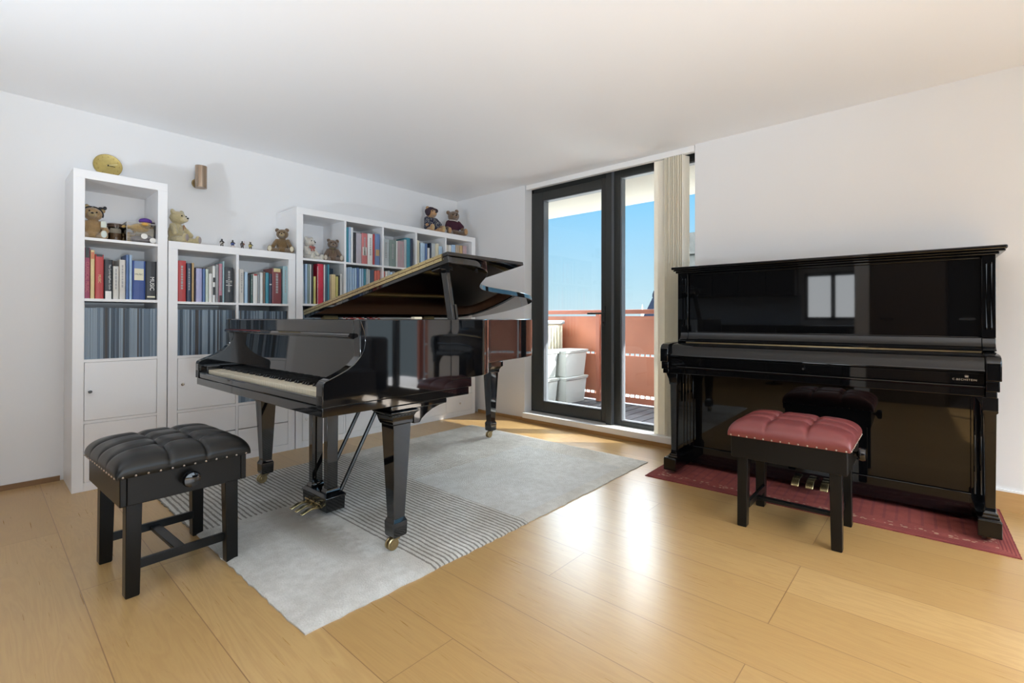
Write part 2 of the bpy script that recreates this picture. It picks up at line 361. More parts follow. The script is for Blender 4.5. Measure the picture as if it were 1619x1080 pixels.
def struct(mb, name, m, bevel=0, parent=None, **k):
    o = mb.build(name, m, parent, bevel=bevel, smooth=0, **k)
    if parent is None: o['kind'] = 'structure'
    return o
def sroot(name):
    o = bpy.data.objects.new(name, None); COL.objects.link(o); o['kind'] = 'structure'; return o

# ================================================================== ROOM SHELL
XL, YW, XR = -4.099, 3.512, 2.75
DX0, DX1 = -3.088, -1.392        # door opening
W2A, W2B = .95, 2.55             # second opening, right of the frame
fl = MB().box(XL - .1, -2.9, -.08, XR + .1, 3.66, 0); struct(fl, 'floor', wood_floor())
ce = MB().box(XL - .1, -2.9, ZC, XR + .1, 3.76, ZC + .12); struct(ce, 'ceiling', M_ceil)
struct(MB().box(XL - .1, -2.9, 0, XL, 3.76, ZC), 'wall_left', M_wall)
bw = MB().box(XL, YW, 0, DX0, 3.76, ZC).box(DX1, YW, 0, W2A, 3.76, ZC).box(W2B, YW, 0, XR + .1, 3.76, ZC)
struct(bw, 'wall_back', M_wall)
# right wall, opened wide for the added side window
SW0, SW1 = -1.1, 3.1
struct(MB().box(XR, -2.9, 0, XR + .1, SW0, ZC).box(XR, SW1, 0, XR + .1, 3.52, ZC).box(XR, SW0, 0, XR + .1, SW1, .2).box(XR, SW0, 2.26, XR + .1, SW1, ZC), 'wall_right', M_wall)
# wall behind the camera: walnut doors; kitchen recess to its left
struct(MB().box(-.50, -.92, 0, XR, -.82, ZC), 'wall_front', M_walnut)
struct(MB().box(-.60, -2.6, 0, -.50, -.86, ZC), 'trim_1', mat('taupe_wall', (.16, .14, .12), .7))
struct(MB().box(-.62, -.86, 0, -.47, -.80, ZC), 'trim_5', M_wall)
KW0, KW1 = -1.42, -.62
struct(MB().box(XL, -2.75, 0, KW0, -2.62, ZC).box(KW0, -2.75, 0, KW1, -2.62, .98).box(KW0, -2.75, 1.75, KW1, -2.62, ZC).box(KW1, -2.75, 0, -.4, -2.62, ZC), 'wall_kitchen', M_wall)
struct(MB().box(XL, -1.0, 0, XL + .012, .33, .03).box(XL, .33, 0, XL + .012, .34, .03), 'baseboard_left', M_brownb)
struct(MB().box(-3.74, YW - .012, 0, DX0, YW, .03).box(DX0, YW - .030, 0, DX1 + .02, YW, .032), 'baseboard_back', grain('oak_trim', (.30, .15, .05), (.48, .27, .10), 0, .35))
struct(MB().box(DX1 + .02, YW - .012, 0, W2A, YW, .100), 'baseboard_right', M_oak)
struct(MB().box(DX1 + .02, YW - .014, .100, W2A, YW, .110), 'trim_2', M_gloss)
struct(MB().box(DX0 - .0, YW - .036, .032, DX1 + .02, YW, .082).box(DX0, YW, .0, DX1, 3.64, .082), 'trim_3', M_gloss, bevel=.004)
# small things of the rooms behind the camera (seen only as reflections)
kc = thing('kitchen_cabinet', 'dark wall cabinets of the kitchen behind the camera', 'cabinet', (0, 0, 0))
M_kd = mat('dark_kitchen_front', (.02, .018, .018), .3); M_kb = mat('grey_splashback', (.52, .60, .68), .3); M_kt = mat('dark_worktop', (.03, .03, .03), .25)
for i in range(6):
    x0 = XL + .02 + i * .43; MB().box(x0, -2.61, 1.38 if i != 1 else 1.55, x0 + .425, -2.27, 2.28).build('cabinet_door', M_kd, kc, bevel=.003)
kb = thing('kitchen_base_unit', 'dark kitchen base units under a worktop behind the camera', 'cabinet')
for i in range(7):
    x0 = XL + .02 + i * .47; MB().box(x0, -2.61, .08, x0 + .465, -2.03, .86).build('cabinet_door', M_kd, kb, bevel=.003)
MB().box(XL + .01, -2.61, .86, -.65, -2.0, .90).build('worktop', M_kt, kb, bevel=.003)
struct(MB().box(XL, -2.62, .9, KW0 - .04, -2.605, 1.40), 'trim_4', M_kb)
wk = sroot('window_3')
MB().box(KW0, -2.68, .98, KW0 + .05, -2.62, 1.75).box(KW1 - .05, -2.68, .98, KW1, -2.62, 1.75).box(KW0, -2.68, .98, KW1, -2.62, 1.03).box(KW0, -2.68, 1.70, KW1, -2.62, 1.75).box(-1.05, -2.68, .98, -.99, -2.62, 1.75).build('window_frame', M_alu, wk)
for i, dx in enumerate((-.60, .30)):
    d = sroot('door_%d' % (i + 2)); x0 = (-.45, .26)[i]
    MB().box(x0, -.82, 0, x0 + (.68, 1.0)[i], -.80, 2.15).build('door_leaf', M_walnut if i == 0 else M_kd, d, bevel=.003)
    MB().lathe([(.01, 0), (.01, .05)], (x0 + .1, -.80, 1.0), 10, 'y').box(x0 + .09, -.755, .99, x0 + .22, -.74, 1.01).build('door_handle', M_chrome, d)
so = thing('sofa', 'dark grey sofa standing under the added side window', 'sofa', (1.45, 1.75, 0), 0)
M_sofa = mat('charcoal_upholstery', (.022, .022, .025), .9, bump=.2)
MB().box(0, 0, .12, .85, 1.6, .42).build('seat', M_sofa, so, bevel=.04, seg=3)
MB().box(0, 1.36, .12, .85, 1.60, .78).build('backrest', M_sofa, so, bevel=.05, seg=3)
MB().box(.62, -.02, .42, .86, 1.40, .88).build('armrest', M_sofa, so, bevel=.04, seg=3)  # raised to screen the side window's glare off the grand piano
for a, b in ((.05, .06), (.75, .06), (.05, 1.5), (.75, 1.5)): MB().box(a, b, 0, a + .05, b + .05, .12).build('leg', M_blackw, so)
# frame of the added side window
w4 = sroot('added_window_4')
f = MB().box(XR + .02, SW0, .2, XR + .08, SW1, .26).box(XR + .02, SW0, 2.2, XR + .08, SW1, 2.26)
for k in range(4):
    y = SW0 + k * (SW1 - SW0 - .06) / 3; f.box(XR + .02, y, .2, XR + .08, y + .06, 2.26)
f.build('window_frame', M_alu, w4)
for i, (x_, y_, w_, a_) in enumerate(ADDED_UPLIGHTS):
    ul = thing('added_uplighter', ('slim black added fill uplighter behind the camera', 'slim black added fill uplighter between the added side window and the camera', 'slim black added fill uplighter beside the sofa')[i], 'lamp', (x_, y_, 0), 0, 'added fill uplighters')  # unseen lamp stands, added to carry the fill spots
    MB().lathe([(.12, 0), (.12, .015), (.02, .03)], n=32).build('base', M_blackm, ul)
    MB().tube([(0, 0, .02), (0, 0, .55)], .011, 12).build('pole', M_blackm, ul)
    MB().lathe([(.02, .55), (.06, .57), (.12, .62), (.135, .64), (.12, .63), (.06, .585), (.02, .57)], n=32, cap=False).build('bowl_shade', M_chrome, ul)
# recessed downlights over the kitchen
M_em = emit('lamp_glow', (1, .9, .75), 12)
for i, (x, y) in enumerate(((-3.4, -1.5), (-2.6, -1.5), (-1.8, -1.5), (-3.0, -.6), (-2.0, -.6))):
    if i == 0:
        d0 = thing('downlight', 'round recessed downlight in the ceiling behind the camera', 'light', (x, y, ZC), 0, 'kitchen ceiling downlights')
        MB().lathe([(.045, -.004), (.045, 0)], n=20).build('trim_ring', M_chrome, d0); MB().lathe([(.034, -.006), (.034, -.004)], n=20).build('lens', M_em, d0)
    else: dup(d0).location = (x, y, ZC)

# ================================================================== BALCONY DOOR (door_1)
D = sroot('door_1')
Yf0, Yf1 = 3.615, 3.68
ZT = ZC - .005
def fr(mb, x0, x1, z0, z1, y0=Yf0, y1=Yf1): return mb.box(x0, y0, z0, x1, y1, z1)
f = MB(); fr(f, DX0, DX0 + .030, .075, ZT); fr(f, DX0, -2.16, .075, .100); fr(f, DX0, -2.16, ZT - .06, ZT); f.build('door_frame', M_alu, D, bevel=.002)
y0 = Yf0 - .012
f = MB(); fr(f, -3.056, -2.935, .100, 2.235, y0, Yf1); fr(f, -2.265, -2.205, .100, 2.235, y0, Yf1)
fr(f, -2.935, -2.265, .100, .190, y0, Yf1); fr(f, -2.935, -2.265, 2.15, 2.235, y0, Yf1); f.build('door_leaf', M_alu, D, bevel=.004)
f = MB(); fr(f, -2.936, -2.926, .190, 2.15, y0 + .008, Yf1); fr(f, -2.274, -2.264, .190, 2.15, y0 + .008, Yf1); fr(f, -2.935, -2.265, .188, .197, y0 + .008, Yf1); fr(f, -2.935, -2.265, 2.142, 2.152, y0 + .008, Yf1)
f.build('glazing_bead', M_alul, D)
MB().box(-2.93, 3.645, .19, -2.27, 3.651, 2.15).build('door_glass', M_glass, D, smooth=0)
f = MB(); fr(f, -2.203, -2.148, .070, ZC, Yf0 - .045, Yf1); f.build('mullion', M_alu, D, bevel=.002)
MB().box(-2.1475, Yf0 - .040, .072, -2.1455, Yf0, ZT).build('mullion_edge', M_alul, D, smooth=0)
hd = MB().box(-2.249, y0 - .012, .935, -2.227, y0, 1.11).build('handle_plate', M_alu, D, bevel=.003)
MB().box(-2.246, y0 - .05, 1.035, -2.230, y0 - .012, 1.051).box(-2.385, y0 - .052, 1.035, -2.230, y0 - .040, 1.051).build('door_handle', M_alu, hd, bevel=.004)
MB().lathe([(.009, -.02), (.009, 0)], (-2.236, y0 - .001, .965), 12, 'y').build('lock_cylinder', M_chrome, hd)
# fixed light to the right
WN = sroot('window_1')
f = MB(); fr(f, -2.146, -2.085, .082, ZT); fr(f, -1.420, DX1, .082, ZT); fr(f, -2.085, -1.42, .082, .118); fr(f, -2.085, -1.42, ZT - .085, ZT); f.build('window_frame', M_alu, WN, bevel=.002)
f = MB(); fr(f, -2.086, -2.073, .118, 2.21, Yf0 + .006, Yf1); fr(f, -2.085, -1.42, .116, .126, Yf0 + .006, Yf1); fr(f, -2.085, -1.42, 2.206, 2.216, Yf0 + .006, Yf1); f.build('glazing_bead', M_alul, WN)
MB().box(-2.08, 3.645, .12, -1.42, 3.651, 2.215).build('window_pane', M_glass, WN, smooth=0)
# second window beyond the frame on the right
WN2 = sroot('window_2')
f = MB()
for a in (W2A, 1.70, W2B - .07): fr(f, a, a + .07, .08, ZT)
fr(f, W2A, W2B, 0, .14); fr(f, W2A, W2B, ZT - .06, ZT); f.build('window_frame', M_alu, WN2)
# vertical blind
VB = thing('vertical_blind', 'cream vertical blind stacked at the right of the balcony door', 'blind', (0, 0, 0))
MB().box(DX0 + .01, 3.515, ZC - .048, DX1 - .004, 3.560, ZC - .002).build('headrail', M_gloss, VB, bevel=.003)
b0 = None
def blade(x, y, ang, w=.089):
    global b0
    if b0 is None:
        mb = MB(); n = 6
        pts = [(-w / 2 + w * i / n, .006 * (1 - (2 * i / n - 1) ** 2)) for i in range(n + 1)]
        pts2 = [(p[0], p[1] + .0012) for p in reversed(pts)]
        mb.prism(pts + pts2, 2, 0, 2.175); b0 = mb.build('blade', M_blind, VB); o = b0
    else:
        o = b0.copy(); COL.objects.link(o)
    o.location = (x, y, .078); o.rotation_euler = (0, 0, ang); return o
blade(-1.690, 3.540, R(2)); blade(-1.660, 3.548, R(8))
for k in range(12): blade(-1.612 + k * .0122, 3.548, R(66 + (k % 3) * 4))

# ================================================================== BALCONY
dk = MB()
for k in range(78): dk.box(-6.2 + k * .125, 3.77, -.04, -6.2 + k * .125 + .112, 5.10, -.005)
dk.box(-6.2, 3.77, -.12, 3.6, 5.10, -.045)
struct(dk, 'balcony_deck', M_deck)
struct(MB().box(-6.2, 3.76, 2.345, 3.6, 5.06, 2.60), 'balcony_soffit', M_soffit)
RL = thing('balcony_railing', 'rust red balcony railing with copper coloured panels', 'railing', (0, 5.0, 0))
MB().box(-6.2, -.03, 1.055, 3.6, .03, 1.105).build('top_rail', M_rustd, RL, bevel=.003)
xs = [-6.2 + .02, -4.7, -3.17, -1.65, -.15, 1.35, 2.85]
for i, x in enumerate(xs):
    MB().box(x, -.09, 0, x + .055, .0, 1.055).build('post', M_rustd, RL, bevel=.003)
    if i < len(xs) - 1:
        a, b = x + .075, xs[i + 1] - .02
        MB().box(a, .01, .590, b, .03, 1.028).build('upper_panel', M_rust, RL)
        MB().box(a, .01, .110, b, .03, .563).build('lower_panel', M_rust, RL)
        MB().box(a, .01, .010, b, .03, .078).build('kick_panel', M_rustd, RL)
        mb = MB()
        n = 22
        for j in range(n): mb.box(a + (b - a) * j / n, .014, .563, a + (b - a) * j / n + .012, .026, .590).box(a + (b - a) * j / n, .014, .078, a + (b - a) * j / n + .012, .026, .110)
        mb.build('spacer', M_rustd, RL, smooth=0)
def crate(label, x, y, z, w=.42, d=.45, h=.315):
    o = thing('storage_box', label, 'storage box', (x, y, z), 0, 'plastic storage boxes on the balcony')
    t = .035
    MB().frust([(w / 2, d / 2, w / 2 - t, d / 2 - t, 0), (w / 2, d / 2, w / 2 - .012, d / 2 - .012, h - .035), (w / 2, d / 2, w / 2, d / 2, h - .035), (w / 2, d / 2, w / 2, d / 2, h - .02)]).build('tub', M_box, o, bevel=.008)
    MB().box(-.005, -.005, h - .02, w + .005, d + .005, h).build('lid', M_box, o, bevel=.006)
    return o
crate('pale storage box on the balcony deck, lower one of the right stack', -3.57, 4.46, -.005, w=.29)
crate('pale storage box balanced on another by the railing, top of the right stack', -3.57, 4.46, .312, w=.29)
crate('white storage box on the deck at the left edge of the door glass, lower one', -3.79, 4.00, -.005)
crate('white storage box at the left edge of the door glass, upper one', -3.79, 4.00, .312)
GC = thing('garden_cabinet', 'beige ribbed garden cabinet with a grey lid behind the storage boxes', 'cabinet', (-4.475, 4.46, 0))
mb = MB().box(0, 0, 0, .82, .43, .93)
for k in range(7): mb.box(.825, .01 + k * .06, .05, .83, .05 + k * .06, .90).box(.03 + k * .115, -.006, .05, .10 + k * .115, 0, .90)
mb.build('body', M_shed, GC, bevel=.004)
MB().box(-.02, -.03, .93, .85, .44, .975).build('lid', mat('grey_plastic_lid', (.30, .33, .34), .45), GC, bevel=.01)
# town beyond
CH = thing('church', 'dark slate church roof with a pinnacled gable beyond the balcony', 'church', (0, 40, 0))
MB().frust([(-20.25, -1, .10, .10, -1.5), (-20.25, -1, .10, .10, 1.2), (-20.25, -1, .01, .01, 2.3)]).build('stone_pinnacle', mat('pale_pinnacle_stone', (.4, .4, .38), .9), CH)
mb = MB().frust([(-15, 2.5, 7.1, 2.5, -1.5), (-14.4, 2.5, 6.5, .06, 3.15)])
mb.build('slate_roof', M_lead, CH)
mb = MB()
for k in range(36): mb.box(-20.6 + k * .34, 2.4, 3.0, -20.45 + k * .34, 2.6, 3.2)
mb.build('ridge_cresting', M_lead, CH)
MB().frust([(-20.85, 2.5, .12, .12, 3.1), (-20.85, 2.5, .10, .10, 3.4), (-20.85, 2.5, .02, .02, 3.7)]).build('pinnacle', M_lead, CH)
mb = MB().box(-17.5, 1, -16, -13.0, 5, 8.6)
for k in range(3):
    mb.box(-17.4 + k * 1.5, .85, -16, -17.0 + k * 1.5, 1, 8.2).box(-17.6, .8, 1.5 + k * 2.6, -12.9, 1, 1.7 + k * 2.6)
mb.build('stone_tower', M_stone, CH)
struct(MB().box(-120, 8, -16.2, 60, 160, -16), 'street_level', mat('pale_street', (.36, .35, .32), .9))
rnd = random.Random(4)
for i in range(5):
    x = -52 + i * 11.4; h = -15 + rnd.uniform(7, 11); w = rnd.uniform(5, 7)
    o = thing('town_house', ['pale rendered town house far below the balcony', 'brick town house far below the balcony', 'grey town house far below the balcony'][i % 3], 'building', (x, 26 + rnd.uniform(-3, 3), -16), 0, ['pale houses below the balcony', 'brick houses below the balcony', 'grey houses below the balcony'][i % 3])
    MB().box(0, 0, 0, w, 8, h + 16).build('walls', [mat('pale_render', (.62, .60, .55), .8), mat('town_brick', (.36, .18, .12), .9), mat('grey_render', (.4, .4, .4), .8)][i % 3], o)
    MB().prism([(-.2, h + 16), (4, h + 18), (8.2, h + 16)], 0, -.2, w + .2).build('roof', M_lead, o)

# ================================================================== BOOKCASES
XF = -3.723; XB = XF - .375; T = .016; FT = .05
def levels(H, n):
    c = (H - 2 * FT - (n - 1) * T) / n
    tops = [H - FT - k * (c + T) for k in range(n)]
    return c, [(t - c, t) for t in tops]      # rows from the top: (floor z, ceiling z)
def bookcase(label, y, cols, rows, Hh, fronts):
    wcell = .3372; Wd = 2 * FT + cols * wcell + (cols - 1) * T
    if cols == 5: wcell = (1.849 - .1 - 4 * T) / 5; Wd = 1.849
    if cols == 2: wcell = (.79 - .1 - T) / 2; Wd = .79
    o = thing('bookcase', label, 'bookcase', (XF, y, 0))
    c, lv = levels(Hh, rows)
    f = MB().box(XB - XF, 0, 0, 0, FT, Hh - FT).box(XB - XF, Wd - FT, 0, 0, Wd, Hh - FT).box(XB - XF, 0, Hh - FT, 0, Wd, Hh).box(XB - XF, FT, 0, 0, Wd - FT, FT)
    f.build('frame', M_white, o, bevel=.0012, seg=1, smooth=0)
    MB().box(XB - XF, FT, FT, XB - XF + .006, Wd - FT, Hh - FT).build('back_panel', M_white, o, smooth=0)
    for k in range(1, cols):
        yy = FT + k * (wcell + T) - T; MB().box(XB - XF + .006, yy, FT, -.002, yy + T, Hh - FT).build('divider', M_white, o, smooth=0)
    for r in range(1, rows):
        zt = lv[r - 1][0]
        for k in range(cols):
            yy = FT + k * (wcell + T); MB().box(XB - XF + .006, yy, zt - T, -.002, yy + wcell, zt).build('shelf', M_white, o, smooth=0)
    for (r, k, kind, knob) in fronts:
        yy = FT + k * (wcell + T); z0, z1 = lv[r]; g = .002
        if kind == 'door':
            d = MB().box(-.018, yy + g, z0 + g, 0.0, yy + wcell - g, z1 - g).build('door', M_white, o, bevel=.001, smooth=0)
            if knob: MB().lathe([(.004, 0), (.004, .012), (.010, .014), (.010, .021), (.008, .023)], (0, yy + .025 if knob > 0 else yy + wcell / 2, (z0 + z1) / 2), 14, 'x').build('knob', M_chrome, d)
        else:
            zm = (z0 + z1) / 2
            for a, b in ((z0, zm - .001), (zm + .001, z1)):
                d = MB().box(-.018, yy + g, a + g, 0.0, yy + wcell - g, b - g).build('drawer', M_white, o, bevel=.001, smooth=0)
                if knob: MB().lathe([(.004, 0), (.004, .012), (.010, .014), (.010, .021), (.008, .023)], (0, yy + wcell / 2, (a + b) / 2), 14, 'x').build('knob', M_chrome, d)
    return o, wcell, lv
Y1, Y2, Y3 = .3556, .7980, 1.5944
tw = bookcase('tall narrow white bookcase tower at the left end of the wall of shelving', Y1, 1, 5, 1.85, [(3, 0, 'door', 1), (4, 0, 'drawer', 0)])
um = bookcase('low white bookcase two cells wide between the tower and the wide bookcase', Y2, 2, 4, 1.49, [(2, 0, 'door', 1), (3, 0, 'drawer', 0), (3, 1, 'drawer', 0)])
ub = bookcase('wide white bookcase of twenty five cells in the corner behind the grand piano', Y3, 5, 5, 1.85,
              [(4, 0, 'door', 1), (4, 1, 'door', 1), (4, 2, 'door', 1), (4, 3, 'door', 1), (4, 4, 'drawer', 1), (3, 0, 'door', 1), (3, 2, 'door', 1), (3, 4, 'door', 1)])
LV5 = levels(1.85, 5)[1]; LV4 = levels(1.49, 4)[1]

# ---- books: (y, thickness, top z or height, colour, description, style)
C = dict(plum=(.34, .055, .12), cream=(.72, .58, .30), red=(.48, .05, .05), black=(.018, .02, .025), offwhite=(.62, .60, .56), white=(.74, .74, .72),
         blue=(.03, .07, .26), slim=(.10, .18, .38), paleblue=(.36, .50, .68), navy=(.03, .045, .085), tan=(.52, .35, .17), lavender=(.40, .40, .62),
         mint=(.58, .66, .58), brown=(.16, .10, .07), grey=(.30, .31, .32), pink=(.50, .22, .28), teal=(.05, .25, .33), charcoal=(.035, .042, .05),
         green=(.05, .11, .10), burgundy=(.20, .045, .05), aqua=(.32, .48, .52), lilac=(.42, .38, .42), rose=(.56, .17, .17), mauve=(.46, .33, .35),
         orange=(.60, .18, .08), sage=(.22, .28, .26), ivory=(.70, .66, .50), yellow=(.55, .50, .16), maroon=(.16, .03, .05), slate=(.06, .10, .15),
         silver=(.48, .53, .55), sky=(.42, .58, .74), scarlet=(.55, .025, .06), coral=(.60, .14, .10), beige=(.45, .36, .27), multi=(.16, .24, .42))
M_page = mat('page_edges', (.75, .71, .60), .8)
NB = 0
def book(y, t, ztop, z0, col, label, group, depth=.17, xf=XF - .022, lean=0, band=None, spine_text=None, marks=False):
    global NB
    NB += 1
    m = mat('cover_' + col, C[col], .42, var=.10, vscale=25)
    h = ztop - z0; t = max(t - .0012, .004)
    o_mb = MB()
    # cover with a slightly rounded spine, pages inside
    s = [(-t / 2, -.003), (-t * .38, 0), (0, .0012), (t * .38, 0), (t / 2, -.003)]
    pts = [(xf_ + 0.0, yy) for yy, xf_ in s]
    o_mb.prism(pts + [(-depth, t / 2), (-depth, t / 2 - .0018), (-.006, t / 2 - .0018), (-.006, -t / 2 + .0018), (-depth, -t / 2 + .0018), (-depth, -t / 2)], 2, 0, h)
    o_mb.mi = 1; o_mb.box(-depth + .004, -t / 2 + .0018, .004, -.006, t / 2 - .0018, h - .004)
    o = o_mb.build('book', m, None, smooth=0, mats=[m, M_page])
    o.location = (xf, y + t / 2, z0 + .0002); tag(o, label, 'book', group)
    if lean: o.rotation_euler = (lean, 0, 0)
    if band:
        for (a, b, bc) in band:
            MB().box(.0004, -t * .37, h * a, .0018, t * .37, h * b).build('spine_band', mat('cover_' + bc, C[bc], .42), o, smooth=0)
    if spine_text:
        for (s_, size, zc, yc, tcol, horiz) in spine_text:
            text('spine_lettering', s_, size, mat('lettering_' + tcol, C[tcol], .5), o, (.0022, yc, h * zc), (R(90), 0, R(90)) if horiz else (R(90), R(90), R(90)), .0003)
    if marks:
        r_ = random.Random(NB); mb = MB(); z = h * .30
        while z < h * .86:
            L = r_.uniform(.006, .02); mb.box(.0004, -t * .12, z, .0018, t * .12, z + L); z += L + .004
        mb.build('spine_lettering', mat('lettering_pale', (.50, .49, .45) if sum(C[col]) < .9 else (.36, .36, .36), .5), o, smooth=0)
    return o
NAMES = dict(plum='plum', cream='thin cream', red='red', black='black', offwhite='off-white', white='white', blue='thick blue', slim='slim blue', paleblue='pale blue', navy='navy', tan='tan', lavender='lavender',
             mint='pale mint', brown='brown', grey='grey', pink='pink', teal='teal', charcoal='thick charcoal', green='dark green', burgundy='burgundy', aqua='aqua', lilac='lilac grey', rose='rose red', mauve='mauve',
             orange='orange', sage='grey green', ivory='ivory', yellow='yellow', maroon='maroon', slate='slate blue', silver='silver grey', sky='light blue', scarlet='scarlet', coral='coral red', beige='beige', multi='blue patterned')
def shelf_of_books(rows, z0, where, group, fills=None, **kw):
    n = len(rows); labs = {}
    for i, r in enumerate(rows):
        y, t, zt, col = r[:4]; ex = r[4] if len(r) > 4 else {}
        nm = ex.get('nm', NAMES[col])
        L = NAMES[rows[i - 1][3]] if i else None; Rr = NAMES[rows[i + 1][3]] if i < n - 1 else None
        if ex.get('nth'): lab = '%s book, %s from the left, %s' % (nm, ex['nth'], where)
        elif L and Rr and L == Rr: lab = '%s book between two %s ones, %s' % (nm, L, where)
        elif L and Rr: lab = '%s book between %s and %s, %s' % (nm, L, Rr, where)
        elif L: lab = '%s book at the right end, %s' % (nm, where)
        else: lab = '%s book at the left end, %s' % (nm, where)
        if lab in labs: lab = lab.replace(' book', ' book further right', 1)
        labs[lab] = 1
        k = {a: b for a, b in ex.items() if a not in ('nm', 'nth')}; k.update(kw)
        book(y, t, zt, z0, col, lab, group, **k)
zt_ = LV5[1][0]
shelf_of_books([
    (.4075, .0245, 1.405, 'plum', dict(band=[(.80, 1.0, 'black')], spine_text=[('CLASSICAL MUSIC', .022, .42, 0, 'rose', False)])),
    (.433, .019, 1.392, 'cream', dict(band=[(.82, .96, 'orange')])),
    (.4535, .0385, 1.370, 'red', dict(spine_text=[('MUSIC', .017, .45, 0, 'cream', False)], band=[(.95, 1, 'black')])),
    (.4935, .038, 1.343, 'black', dict(band=[(0, .2, 'white')], spine_text=[('The Cambridge', .0135, .70, .006, 'white', False), ('Music Guide', .0135, .38, .006, 'white', False)])),
    (.533, .028, 1.307, 'offwhite', dict(marks=True)), (.5625, .029, 1.348, 'offwhite', dict(marks=True, nm='taller off-white')),
    (.593, .0145, 1.381, 'slim'), (.6085, .0145, 1.381, 'paleblue'),
    (.624, .063, 1.349, 'blue', dict(band=[(.80, 1, 'multi'), (.50, .80, 'ivory')], spine_text=[('MUSIC', .014, .65, 0, 'charcoal', True)])),
    (.688, .054, 1.352, 'black', dict(spine_text=[('MUSIC', .030, .42, 0.004, 'white', False)], band=[(.06, .10, 'ivory')], nm='thick black')),
], zt_, "on the tower's book shelf", 'books on the tower shelf')
zu = LV4[0][0]
shelf_of_books([
    (.853, .045, 1.371, 'red', dict(nm='thick red', marks=True)), (.902, .026, 1.358, 'navy', dict(marks=True)), (.930, .0125, 1.362, 'tan'), (.954, .034, 1.328, 'lavender'),
    (.991, .0155, 1.328, 'slim', dict(nm='mid blue')), (1.008, .017, 1.327, 'mint'), (1.0265, .020, 1.298, 'white'), (1.048, .018, 1.352, 'white', dict(nm='striped', band=[(.2, .42, 'black'), (.55, .68, 'black')])),
    (1.067, .018, 1.362, 'grey'), (1.086, .0205, 1.370, 'pink', dict(band=[(0, .18, 'black')], marks=True)), (1.1075, .012, 1.388, 'aqua'), (1.121, .052, 1.350, 'charcoal', dict(band=[(.48, .50, 'white'), (.60, .62, 'white'), (.56, .57, 'white')], marks=True)),
], zu, 'left cell of low bookcase', 'books in the left cell of the low bookcase')
shelf_of_books([
    (1.211, .030, 1.343, 'offwhite', dict(marks=True)), (1.246, .0205, 1.325, 'sky'), (1.267, .0165, 1.308, 'black'), (1.284, .0155, 1.308, 'green', dict(marks=True)), (1.301, .030, 1.314, 'white', dict(band=[(.95, 1, 'red')])),
    (1.332, .0145, 1.315, 'grey'), (1.347, .020, 1.329, 'white', dict(nm='taller white')), (1.368, .0155, 1.335, 'brown'), (1.384, .0235, 1.331, 'teal'), (1.408, .0215, 1.325, 'navy', dict(band=[(.62, .66, 'white')])),
    (1.430, .066, 1.367, 'burgundy', dict(nm='thick burgundy', band=[(.90, 1, 'cream')], marks=True)), (1.505, .037, 1.390, 'aqua', dict(marks=True)),
], zu, 'right cell of low bookcase', 'books in the right cell of the low bookcase')
z51 = LV5[0][0]; z52 = LV5[1][0]
shelf_of_books([
    (2.000, .031, 1.755, 'teal', dict(nm='tall blue-teal')), (2.031, .020, 1.762, 'paleblue'), (2.052, .020, 1.762, 'white'), (2.076, .022, 1.722, 'black'), (2.099, .050, 1.720, 'lilac'),
    (2.150, .054, 1.727, 'rose', dict(band=[(.28, .55, 'offwhite')], marks=True)), (2.207, .048, 1.730, 'white', dict(nm='pinkish white', marks=True)), (2.257, .0175, 1.733, 'red'), (2.276, .048, 1.738, 'multi', dict(band=[(.3, .5, 'tan')])), ],
    z51, 'wide bookcase top row, second cell', 'books in the second top cell of the wide bookcase')
shelf_of_books([
    (2.352, .066, 1.704, 'silver', dict(marks=True)), (2.420, .068, 1.703, 'sage', dict(marks=True)), (2.490, .016, 1.702, 'white'), (2.507, .069, 1.704, 'mauve', dict(marks=True)), (2.577, .025, 1.725, 'silver', dict(nm='narrow grey')), (2.603, .040, 1.745, 'teal', dict(nm='tall teal')), (2.644, .027, 1.743, 'navy')],
    z51, 'wide bookcase top row, middle cell', 'books in the middle top cell of the wide bookcase')
shelf_of_books([
    (2.708, .040, 1.735, 'ivory'), (2.760, .050, 1.718, 'sky'), (2.812, .027, 1.716, 'slim', dict(nm='mid blue')), (2.842, .026, 1.679, 'white'), (2.872, .0165, 1.729, 'navy'), (2.890, .044, 1.729, 'silver'), (2.936, .040, 1.732, 'ivory', dict(nm='wide ivory')), (2.978, .042, 1.711, 'sky', dict(nm='wide blue'))],
    z51, 'wide bookcase top row, fourth cell', 'books in the fourth top cell of the wide bookcase')
shelf_of_books([
    (3.062, .036, 1.735, 'offwhite'), (3.104, .032, 1.736, 'white'), (3.140, .050, 1.745, 'paleblue'), (3.195, .052, 1.748, 'beige'), (3.252, .034, 1.750, 'tan'), (3.292, .050, 1.752, 'mauve')],
    z51, 'wide bookcase top row, last cell', 'books in the last top cell of the wide bookcase')
M_spiral = mat('white_wire', (.8, .8, .8), .3)
shelf_of_books([
    (1.648, .020, 1.420, 'silver', dict(lean=R(1.5))), (1.672, .018, 1.421, 'paleblue'), (1.691, .018, 1.421, 'sage'), (1.710, .010, 1.421, 'white'), (1.721, .016, 1.423, 'black'), (1.738, .019, 1.328, 'yellow', dict(nm='short yellow')),
    (1.770, .047, 1.430, 'scarlet', dict(nm='thick scarlet')), (1.821, .0105, 1.427, 'white'), (1.832, .018, 1.429, 'slate'), (1.851, .0155, 1.432, 'teal'), (1.868, .012, 1.350, 'beige', dict(nm='short beige')), (1.882, .037, 1.354, 'cream', dict(nm='short cream')),
    (1.920, .022, 1.340, 'yellow', dict(nm='pale yellow')), (1.943, .014, 1.349, 'black', dict(nm='black spiral-bound')), (1.958, .016, 1.362, 'white', dict(nm='short white'))],
    z52, 'wide bookcase second row, first cell', 'books in the first second-row cell of the wide bookcase')
mb = MB()
